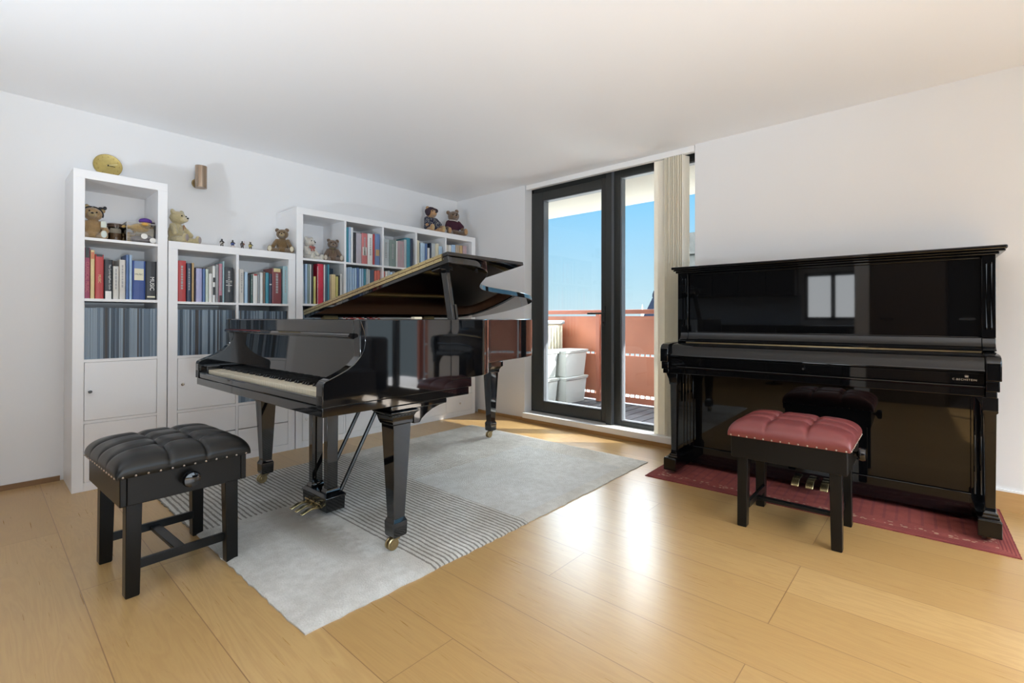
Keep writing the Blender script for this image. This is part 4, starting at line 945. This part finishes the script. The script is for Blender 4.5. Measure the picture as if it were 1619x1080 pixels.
# ================================================================== GRAND PIANO
G = thing('grand_piano', 'black polished grand piano with its lid propped open on the grey rug', 'piano', (-3.126, .795, 0), R(1.2))
GW = 1.42
def cr_spline(pts, sub=8):
    out = []
    P = [Vector(p) for p in pts]
    for i in range(len(P) - 1):
        p0 = P[max(i - 1, 0)]; p1 = P[i]; p2 = P[i + 1]; p3 = P[min(i + 2, len(P) - 1)]
        for k in range(sub):
            t = k / sub
            out.append(.5 * ((2 * p1) + (-p0 + p2) * t + (2 * p0 - 5 * p1 + 4 * p2 - p3) * t * t + (-p0 + 3 * p1 - 3 * p2 + p3) * t ** 3))
    out.append(P[-1]); return out
bent = cr_spline([(1.42, .62), (1.42, .74), (1.405, .84), (1.35, .935), (1.25, 1.02), (1.13, 1.10), (1.03, 1.19), (.965, 1.31), (.925, 1.46), (.885, 1.66), (.835, 1.86), (.765, 2.01), (.65, 2.11), (.48, 2.155), (.30, 2.155), (.14, 2.11), (.04, 2.02), (0, 1.88), (0, 1.75)], 6)
outl = [Vector((1.42, .15))] + bent + [Vector((0, .15))]
def offs(pl, d):
    out = []
    for i, p in enumerate(pl):
        a = (p - pl[i - 1]) if i else (pl[1] - p); b = (pl[i + 1] - p) if i < len(pl) - 1 else (p - pl[i - 1])
        t = (a.normalized() + b.normalized()).normalized(); out.append(p + Vector((-t.y, t.x)) * d)
    return out
inn = offs(outl, .045)
inn[0] = Vector((1.375, .15)); inn[-1] = Vector((.045, .15))
def wall(mb, A, B, z0, z1):
    a0 = [mb.bm.verts.new((p.x, p.y, z0)) for p in A]; a1 = [mb.bm.verts.new((p.x, p.y, z1)) for p in A]
    b0 = [mb.bm.verts.new((p.x, p.y, z0)) for p in B]; b1 = [mb.bm.verts.new((p.x, p.y, z1)) for p in B]
    for i in range(len(A) - 1):
        mb._f([a0[i], a0[i + 1], a1[i + 1], a1[i]]); mb._f([b0[i + 1], b0[i], b1[i], b1[i + 1]])
        mb._f([a1[i], a1[i + 1], b1[i + 1], b1[i]]); mb._f([a0[i + 1], a0[i], b0[i], b0[i + 1]])
    mb._f([a0[0], a1[0], b1[0], b0[0]]); mb._f([a0[-1], b0[-1], b1[-1], a1[-1]])
mb = MB(); wall(mb, outl, inn, .712, .992)
mb.build('rim', M_black, G, bevel=.003)
in2 = offs(outl, .047); in2[0] = Vector((1.373, .20)); in2[-1] = Vector((.047, .20)); in3 = offs(outl, .052); in3[0] = Vector((1.368, .20)); in3[-1] = Vector((.052, .20))
mb = MB(); wall(mb, in2[0:], in3[0:], .80, .985); mb.build('inner_rim_veneer', M_mahog, G)
fillp = [p for p in in3 if p.y > .19]
MB().prism([(p.x, p.y) for p in fillp], 2, .80, .815).build('soundboard', grain('spruce_board', (.40, .22, .09), (.55, .34, .15), 1, .4, 4, .05), G, smooth=0)
mb = MB(); pl = [p for p in offs(outl, .075) if p.y > .45]
mb.prism([(p.x, p.y) for p in pl], 2, .892, .905)
for (a, b_) in (((.25, .55), (.30, 2.0)), ((.70, .55), (.62, 1.9)), ((1.08, .55), (.90, 1.25))):
    mb.tube([(a[0], a[1], .925), (b_[0], b_[1], .925)], .016, 8)
mb.build('iron_plate', M_gold, G)
m, t, b = newmat('piano_strings'); tcn = t.nodes.new('ShaderNodeTexCoord'); sp = t.nodes.new('ShaderNodeSeparateXYZ'); t.links.new(tcn.outputs['Object'], sp.inputs[0])
s_ = mathn(t, 'GREATER_THAN', mathn(t, 'SINE', mathn(t, 'MULTIPLY', sp.outputs[0], 2 * pi / .009)), 0)
t.links.new(mixc(t, s_, (.10, .05, .03), (.55, .42, .30)), b.inputs['Base Color']); b.inputs['Roughness'].default_value = .35; b.inputs['Metallic'].default_value = .4
mb = MB(); pl2 = [p for p in offs(outl, .14) if p.y > .60]
mb.prism([(p.x, p.y) for p in pl2], 2, .9405, .942); o = mb.build('strings', m, G, smooth=0); o['kind'] = 'stuff'
MB().box(.14, .66, .942, 1.26, .70, .972).build('damper_row', M_ebony, G)
MB().box(.06, .20, .962, 1.36, .58, .975).build('music_desk', M_blackm, G, bevel=.003)
MB().box(.10, .23, .975, 1.32, .55, .983).build('folded_desk_panel', M_black, G, bevel=.002)
# cheeks (arms)
prof = [(.150, .992), (.200, .992), (.62, .992), (.62, .668), (.0, .668), (.0, .745), (.003, .757), (.011, .765), (.03, .772), (.06, .784), (.095, .800), (.125, .820), (.150, .846), (.166, .875), (.171, .905), (.166, .945), (.154, .975)]
MB().prism(prof, 0, GW - .048, GW + .0005).build('right_arm', M_black, G, bevel=.003)
MB().prism(prof, 0, -.0005, .048).build('left_arm', M_black, G, bevel=.003)
# front panel below the lid, ledge and fallboard
MB().box(.048, .152, .934, GW - .048, .185, .990).build('lid_front_rail', M_black, G, bevel=.003)
MB().prism([(.128, .922), (.128, .930), (.134, .936), (.19, .936), (.19, .912), (.150, .914), (.140, .918)], 0, .040, GW - .048).build('desk_ledge', M_black, G, bevel=.001)
MB().prism([(.198, .914), (.212, .914), (.205, .735), (.188, .735)], 0, .048, GW - .048).build('fallboard', M_black, G)
MB().box(.048, .190, .722, GW - .048, .60, .735).build('fallboard_hinge_rail', M_black, G)
# lower case
MB().box(0, .0, .668, .048, .75, .712).box(GW - .048, 0, .668, GW, .745, .712).box(.048, .62, .668, GW - .048, .75, .712).build('case_sill', M_black, G, bevel=.002)
MB().box(.008, .004, .630, GW - .008, .735, .668).build('key_bed', M_black, G, bevel=.003)
MB().box(.030, .30, .607, GW - .012, .60, .630).build('leg_frame', M_black, G, bevel=.004)
MB().box(.048, .004, .6685, GW - .048, .024, .700).build('key_slip', M_black, G, bevel=.006, seg=3)
MB().box(.048, .026, .668, .0965, .19, .735).build('key_block', M_black, G, bevel=.004)
MB().box(GW - .0965, .026, .668, GW - .048, .19, .735).build('key_block', M_black, G, bevel=.004)
MB().box(.0965, .16, .668, GW - .0965, .19, .700).box(.0965, .026, .668, GW - .0965, .16, .676).build('key_frame', M_blackm, G)
kx0 = .0975; kw = 1.225 / 52
wk_ = None
for k in range(52):
    if wk_ is None: wk_ = MB().box(.0004, 0, -.020, kw - .0004, .152, 0).build('white_key', M_ivory, G, bevel=.0012); c = wk_
    else: c = wk_.copy(); COL.objects.link(c)
    c.location = (kx0 + k * kw, .034, .7145)
bk_ = None; patt = [1, 0, 1, 1, 0, 1, 1]    # from A: A#, (B), C#, D#, (E), F#, G#
for k in range(51):
    if not patt[k % 7]: continue
    if bk_ is None: bk_ = MB().frust([(0, .0475, .0055, .0475, 0), (0, .050, .0045, .044, .0115)]).build('black_key', M_ebony, G, bevel=.001); c = bk_
    else: c = bk_.copy(); COL.objects.link(c)
    c.location = (kx0 + (k + 1) * kw, .092, .7145)
# underside beams
mb = MB(); und = [p for p in offs(outl, .02) if p.y > .70]
mb.prism([(p.x, p.y) for p in und], 2, .765, .775)
for (x0, x1) in ((.25, .33), (.62, .70), (1.0, 1.08)): mb.tube([(x0, .75, .745), ((x0 + x1) / 2 + (.05 if x0 < .5 else -.1 * (x0 > .9)), 1.9 if x0 < .9 else 1.2, .745)], .022, 8)
mb.build('soundboard_beams', M_blackm, G)
# side brackets
arc = [(.40, .630), (.58, .630), (.545, .626), (.50, .612), (.465, .592), (.445, .570), (.44, .556), (.40, .556)]
def gleg(cx, cy_, ztop, arcside=0):
    mb = MB()
    mb.frust([(cx, cy_, .029, .029, .068), (cx, cy_, .033, .033, .076), (cx, cy_, .0345, .0345, .130), (cx, cy_, .0335, .0335, .133), (cx, cy_, .027, .027, .146), (cx, cy_, .0265, .0265, .150), (cx, cy_, .044, .044, .548), (cx, cy_, .050, .050, .552), (cx, cy_, .050, .050, .562), (cx, cy_, .052, .052, .575), (cx, cy_, .060, .060, .592), (cx, cy_, .072, .072, .602), (cx, cy_, .072, .072, ztop)])
    o = mb.build('leg', M_black, G, bevel=.0015)
    ca = MB()
    ca.lathe([(.017, -.003), (.017, .003)], (0, 0, 0), 16)
    cs = MB(); cs.lathe([(.012, .052), (.020, .058), (.022, .070)], (cx, cy_, 0), 16)
    cs.tube([(cx, cy_, .060), (cx + .006, cy_ - .012, .050), (cx, cy_ - .020, .0385)], [.012, .010, .008], 10)
    for e_ in (-1, 1): cs.lathe([(.005, e_ * .004), (.0235, e_ * .0045), (.026, e_ * .007), (.026, e_ * .013), (.022, e_ * .0155), (.012, e_ * .0145), (.010, e_ * .017), (.003, e_ * .0175)][::e_], (cx, cy_ - .020, .0385), 24, 'x')
    cs.build('caster', M_brass, o); ca.bm.free(); return o
gleg(1.362, .357, .607); gleg(.056, .345, .607)
lt = gleg(.331, 1.999, .640)
MB().prism([(1.925, .735), (1.925, .64), (2.08, .64), (2.10, .68), (2.12, .71), (2.12, .735)], 0, .27, .39).build('tail_leg_block', M_black, G, bevel=.003)
mb = MB(); mb.box(.20, 1.90, .700, .62, 2.09, .765); mb.build('tail_plate', M_black, G, bevel=.004)
for cx in (1.362, .056):
    MB().prism([(.42, .607), (.60, .607), (.565, .603), (.52, .590), (.485, .572), (.462, .555), (.452, .540), (.42, .540)], 0, cx - .040, cx + .040).build('leg_bracket', M_black, G, bevel=.002)
s_ = -1
MB().prism([(1.362 - .05, .607), (1.362 - .17, .607), (1.362 - .12, .595), (1.362 - .09, .575), (1.362 - .075, .552), (1.362 - .05, .552)], 1, .32, .394).build('leg_bracket', M_black, G, bevel=.002)
MB().prism([(.056 + .05, .607), (.056 + .17, .607), (.056 + .12, .595), (.056 + .09, .575), (.056 + .075, .552), (.056 + .05, .552)], 1, .31, .384).build('leg_bracket', M_black, G, bevel=.002)
# lyre
LX0, LX1 = .597, .846
ly = MB().frust([((LX0 + LX1) / 2, .365, .122, .048, .036), ((LX0 + LX1) / 2, .365, .1235, .050, .098), ((LX0 + LX1) / 2, .365, .128, .054, .102), ((LX0 + LX1) / 2, .365, .128, .054, .108), ((LX0 + LX1) / 2, .365, .112, .042, .122)]).build('pedal_box', M_black, G, bevel=.002)
for x in (.632, .788):
    MB().frust([(x, .368, .027, .038, .120), (x, .368, .025, .036, .130), (x, .368, .017, .028, .140), (x, .368, .019, .030, .630)]).build('lyre_post', M_black, G, bevel=.0015)
for x in (.665, .722, .779):
    MB().prism([(.318, .046), (.318, .056), (.285, .062), (.262, .060), (.238, .050), (.222, .044), (.222, .040), (.240, .044), (.262, .052), (.285, .053)], 0, x - .012, x + .012).build('pedal', M_brassl, G, bevel=.003)
    MB().tube([(x - .018, .317, .052), (x - .018, .305, .072), (x + .018, .305, .072), (x + .018, .317, .052)], .003, 6).build('pedal_guard', M_brass, G)
MB().tube([(.70, .385, .12), (.70, .385, .63)], .0045, 8).build('pedal_rod', M_brassl, G)
MB().tube([(.800, .412, .110), (.800, .70, .640)], .0105, 8).build('lyre_brace', M_blackm, G)
MB().tube([(.645, .412, .110), (.645, .70, .640)], .0105, 8).build('lyre_brace', M_blackm, G)
# lid
TH = R(10.35)
LD = bpy.data.objects.new('lid', None); COL.objects.link(LD); LD.parent = G; LD.location = (-.004, 0, .997); LD.rotation_euler = (0, -TH, 0)
lo = [p for p in offs(outl, -.012)]
lo = [Vector((1.440, .605))] + [p for p in lo[1:] if p.y > .62 and p.x > -.005 or (p.y > 1.7)] + [Vector((-.004, 1.6)), Vector((-.004, .605))]
lo = [Vector((max(p.x, -.004), p.y)) for p in lo]
MB().prism([(p.x, p.y) for p in lo], 2, 0, .034).build('main_panel', M_black, LD, bevel=.003)
MB().box(-.004, .605, .0355, 1.440, 1.150, .0545).build('folded_front_panel', M_black, LD, bevel=.003)
MB().box(.0, .600, .019, 1.40, .6055, .0335).build('brass_hinge_leaf', M_brassl, LD)
MB().box(.0, .600, .037, 1.40, .6055, .0515).build('brass_hinge_leaf', M_brassl, LD)
MB().tube([(0, .602, .0352), (1.40, .602, .0352)], .0024, 6).build('hinge_pin', mat('dark_hinge', (.12, .05, .02), .4, metal=.5), LD)
sc0 = None
for k in range(24):
    for z in (.023, .030, .041, .048):
        if (k + (z in (.030, .048))) % 2: continue
        if sc0 is None: sc0 = MB().lathe([(.0017, -.0006), (.0017, .0004)], n=8, axis='y').build('hinge_screw', M_blackw, LD); c = sc0
        else: c = sc0.copy(); COL.objects.link(c)
        c.location = (.04 + k * .0565, .5998, z)
MB().prism([(.93, .0545), (1.06, .0545), (1.05, .082), (1.02, .086), (1.00, .084)], 0, 1.30, 1.36).build('lid_wedge', M_blackm, LD, bevel=.002)
for yy in (.72, 1.55): MB().box(-.012, yy, -.018, .03, yy + .10, -.001).build('side_hinge', M_brass, LD)
MB().box(1.30, .615, -.010, 1.36, .70, 0).build('prop_socket', M_blackm, LD, bevel=.002)
MB().lathe([(.009, -.010), (.007, 0)], (1.36, .86, 0), 12).build('rubber_button', M_blackm, LD)
# prop stick
d = Vector((1.315, .665, 1.240)) - Vector((1.372, .665, .965))
pr = MB().frust([(0, 0, .011, .019, 0), (0, 0, .011, .020, d.length)]).build('lid_prop', M_black, G, bevel=.002)
pr.location = (1.372, .665, .965); pr.rotation_euler = d.to_track_quat('Z', 'Y').to_euler()
pr2 = MB().frust([(0, 0, .006, .012, 0), (0, 0, .006, .012, .10)]).build('short_prop', M_blackm, G, bevel=.001)
pr2.location = (1.385, .680, .965); pr2.rotation_euler = d.to_track_quat('Z', 'Y').to_euler()
MB().box(1.378, .42, .992, 1.405, .46, 1.003).build('lid_pad', mat('ivory_pad', (.68, .62, .48), .6), G, bevel=.002)

# ================================================================== UPRIGHT PIANO
UP = thing('upright_piano', 'black polished upright piano with closed fallboard against the wall', 'piano', (-1.372, 2.885, 0), R(1.4))
UW = 1.575; UD = .585
for a in (0, 1):
    x0, x1 = (.014, .040) if not a else (UW - .026, UW)
    MB().box(x0, .255, .030, x1, UD, 1.318).build('side_panel', M_up, UP, bevel=.003)
MB().box(-.002, .215, 1.318, UW + .034, UD + .005, 1.327).box(.006, .235, 1.306, UW + .014, UD, 1.318).build('lid_moulding', M_up, UP, bevel=.003)
MB().box(-.012, .200, 1.328, UW + .040, UD + .008, 1.346).build('lid', M_up, UP, bevel=.006, seg=3)
MB().box(.088, .272, .905, UW - .047, .292, 1.306).build('upper_panel', M_up, UP)
MB().box(.088, .262, 1.292, UW - .047, .274, 1.306).box(.088, .262, .905, UW - .047, .274, .912).build('panel_bead', M_up, UP, bevel=.003)
for x in (.036, UW - .047):
    p = MB().box(x, .252, .906, x + .050, .285, 1.306).build('pilaster', M_up, UP, bevel=.002)
    for dx in (.016, .034):
        MB().tube([(x + dx, .252, .95), (x + dx, .249, .956), (x + dx, .249, 1.262), (x + dx, .252, 1.268)], .0045, 8).build('flute', M_up, p)
sp_ = [(.290, .905), (.252, .905), (.250, .896), (.247, .882), (.238, .866), (.224, .856), (.214, .852), (.214, .845), (.290, .845)]
MB().prism(sp_, 0, .036, .0865).build('scroll_block', M_up, UP, bevel=.002)
MB().prism(sp_, 0, UW - .0465, UW + .002).build('scroll_block', M_up, UP, bevel=.002)
MB().prism([(a + .006 if a < .28 else a, b_) for a, b_ in sp_], 0, .088, UW - .048).build('music_shelf_moulding', M_up, UP)
MB().box(.090, .206, .8405, UW - .05, .220, .8435).build('fallboard_hinge', M_brass, UP)
fb = [(.220, .838), (.205, .8405), (.10, .836), (.070, .830), (.050, .818), (.038, .800), (.032, .780), (.026, .772), (.022, .764), (.022, .757), (.030, .753), (.220, .753)]
MB().prism(fb, 0, .053, UW - .053).build('fallboard', M_up, UP, smooth=45)
ck = [(.262, .842), (.10, .840), (.040, .836), (.016, .828), (.004, .812), (.0, .795), (.0, .722), (.262, .722)]
for x0, x1 in ((0, .0515), (UW - .0515, UW)):
    MB().prism(ck, 0, x0, x1).build('cheek', M_up, UP, bevel=.004)
    e0 = .006; MB().box(x0 + (e0 if x0 == 0 else 0), .006, .675, x1 - (0 if x0 == 0 else e0), .262, .722).box(x0 + (.014 if x0 == 0 else 0), .012, .648, x1 - (0 if x0 == 0 else .014), .262, .675).build('cheek_base', M_up, UP, bevel=.003)
MB().box(.052, .034, .697, UW - .052, .060, .752).build('key_slip', M_up, UP, bevel=.003)
MB().box(.052, .022, .648, UW - .052, .26, .696).build('key_bed', M_up, UP, bevel=.004)
MB().prism([(.022, .684), (.018, .688), (.018, .692), (.022, .696), (.034, .696), (.034, .684)], 0, .052, UW - .052).build('key_bed_bead', M_up, UP)
ml = mat('inlaid_lettering', (.50, .47, .42), .35, metal=.5)
text('maker_lettering', 'C.BECHSTEIN', .0118, ml, UP, (1.455, .0335, .720), (R(90), 0, 0), .0002, space=1.22)
cw = MB()
for k in range(5):
    a = R(-50 + 25 * k); x = .0085 * sin(a); z = .0085 * cos(a)
    cw.prism([(1.462 + x * .55 - .0012, .7345), (1.462 + x * .55 + .0012, .7345), (1.462 + x * 1.3, .7345 + z * 1.15)], 1, .0330, .0339)
cw.box(1.462 - .0062, .0330, .7315, 1.462 + .0062, .0339, .7338)
cw.build('crown_emblem', ml, UP, smooth=0)
MB().lathe([(.006, -.0015), (.005, 0)], (.808, .0215, .7265), 14, 'y').box(.807, .0185, .722, .809, .0203, .729).build('lock', M_chrome, UP)
# legs and feet
for x, fx in ((.078, .062), (UW - .036, UW - .040)):
    MB().frust([(x, .046, .030, .030, .110), (x, .046, .030, .030, .118), (x, .046, .025, .025, .124), (x, .046, .025, .025, .132), (x, .046, .0185, .0185, .140), (x, .046, .0165, .0165, .16), (x, .046, .0205, .0205, .575), (x, .046, .026, .024, .580), (x, .046, .026, .026, .590)]).build('leg', M_up, UP, bevel=.0015)
    MB().prism([(.020, .648), (.020, .59), (.072, .590), (.078, .605), (.09, .622), (.11, .636), (.14, .648)], 0, x - .026, x + .026).build('leg_bracket', M_up, UP, bevel=.002)
    MB().prism([(x - .026, .648), (x - .026, .648), (x - .046 if x < .5 else x - .05, .648), (x - .040, .632), (x - .030, .612), (x - .026, .590)], 1, .022, .070).build('leg_bracket', M_up, UP, bevel=.001)
    ft = MB().box(fx - .040, .002, .032, fx + .040, .30, .106).frust([(fx, .15, .040, .148, .106), (fx, .15, .034, .142, .112)]).build('foot_block', M_up, UP, bevel=.003)
    for cy_ in (.06, .50): MB().lathe([(.004, -.010), (.016, -.009), (.018, -.004), (.018, .004), (.016, .009), (.004, .010)], (fx, cy_, .0255), 18, 'x').box(fx - .014, cy_ - .010, .030, fx + .014, cy_ + .010, .036 if cy_ < .3 else .032).build('caster', M_brass, UP)
    p = MB().box(x - .045 if x < .5 else x - .052, .250, .112, x + .045 if x < .5 else x + .020, .285, .646).build('lower_pilaster', M_up, UP, bevel=.003)
    for dx in (-.022, .0, .022): MB().tube([(x + dx - (0 if x < .5 else .015), .250, .15), (x + dx - (0 if x < .5 else .015), .250, .62)], .0045, 8).build('flute', M_up, p)
MB().box(.105, .262, .150, UW - .085, .285, .646).build('lower_panel', M_up, UP)
MB().box(.050, .250, .034, UW - .04, .285, .148).build('plinth', M_up, UP, bevel=.004)
MB().box(.03, .50, .034, UW - .03, UD - .004, 1.30).build('back_frame', M_blackw, UP)
MB().box(.03, .29, .034, UW - .03, .50, .06).build('bottom_board', M_blackw, UP)
for x in (.742, .814, .885):
    MB().prism([(.252, .066), (.252, .076), (.22, .082), (.190, .076), (.165, .062), (.150, .048), (.150, .043), (.170, .052), (.195, .066), (.22, .071)], 0, x - .019, x + .019).build('pedal', M_brassl, UP, bevel=.004)
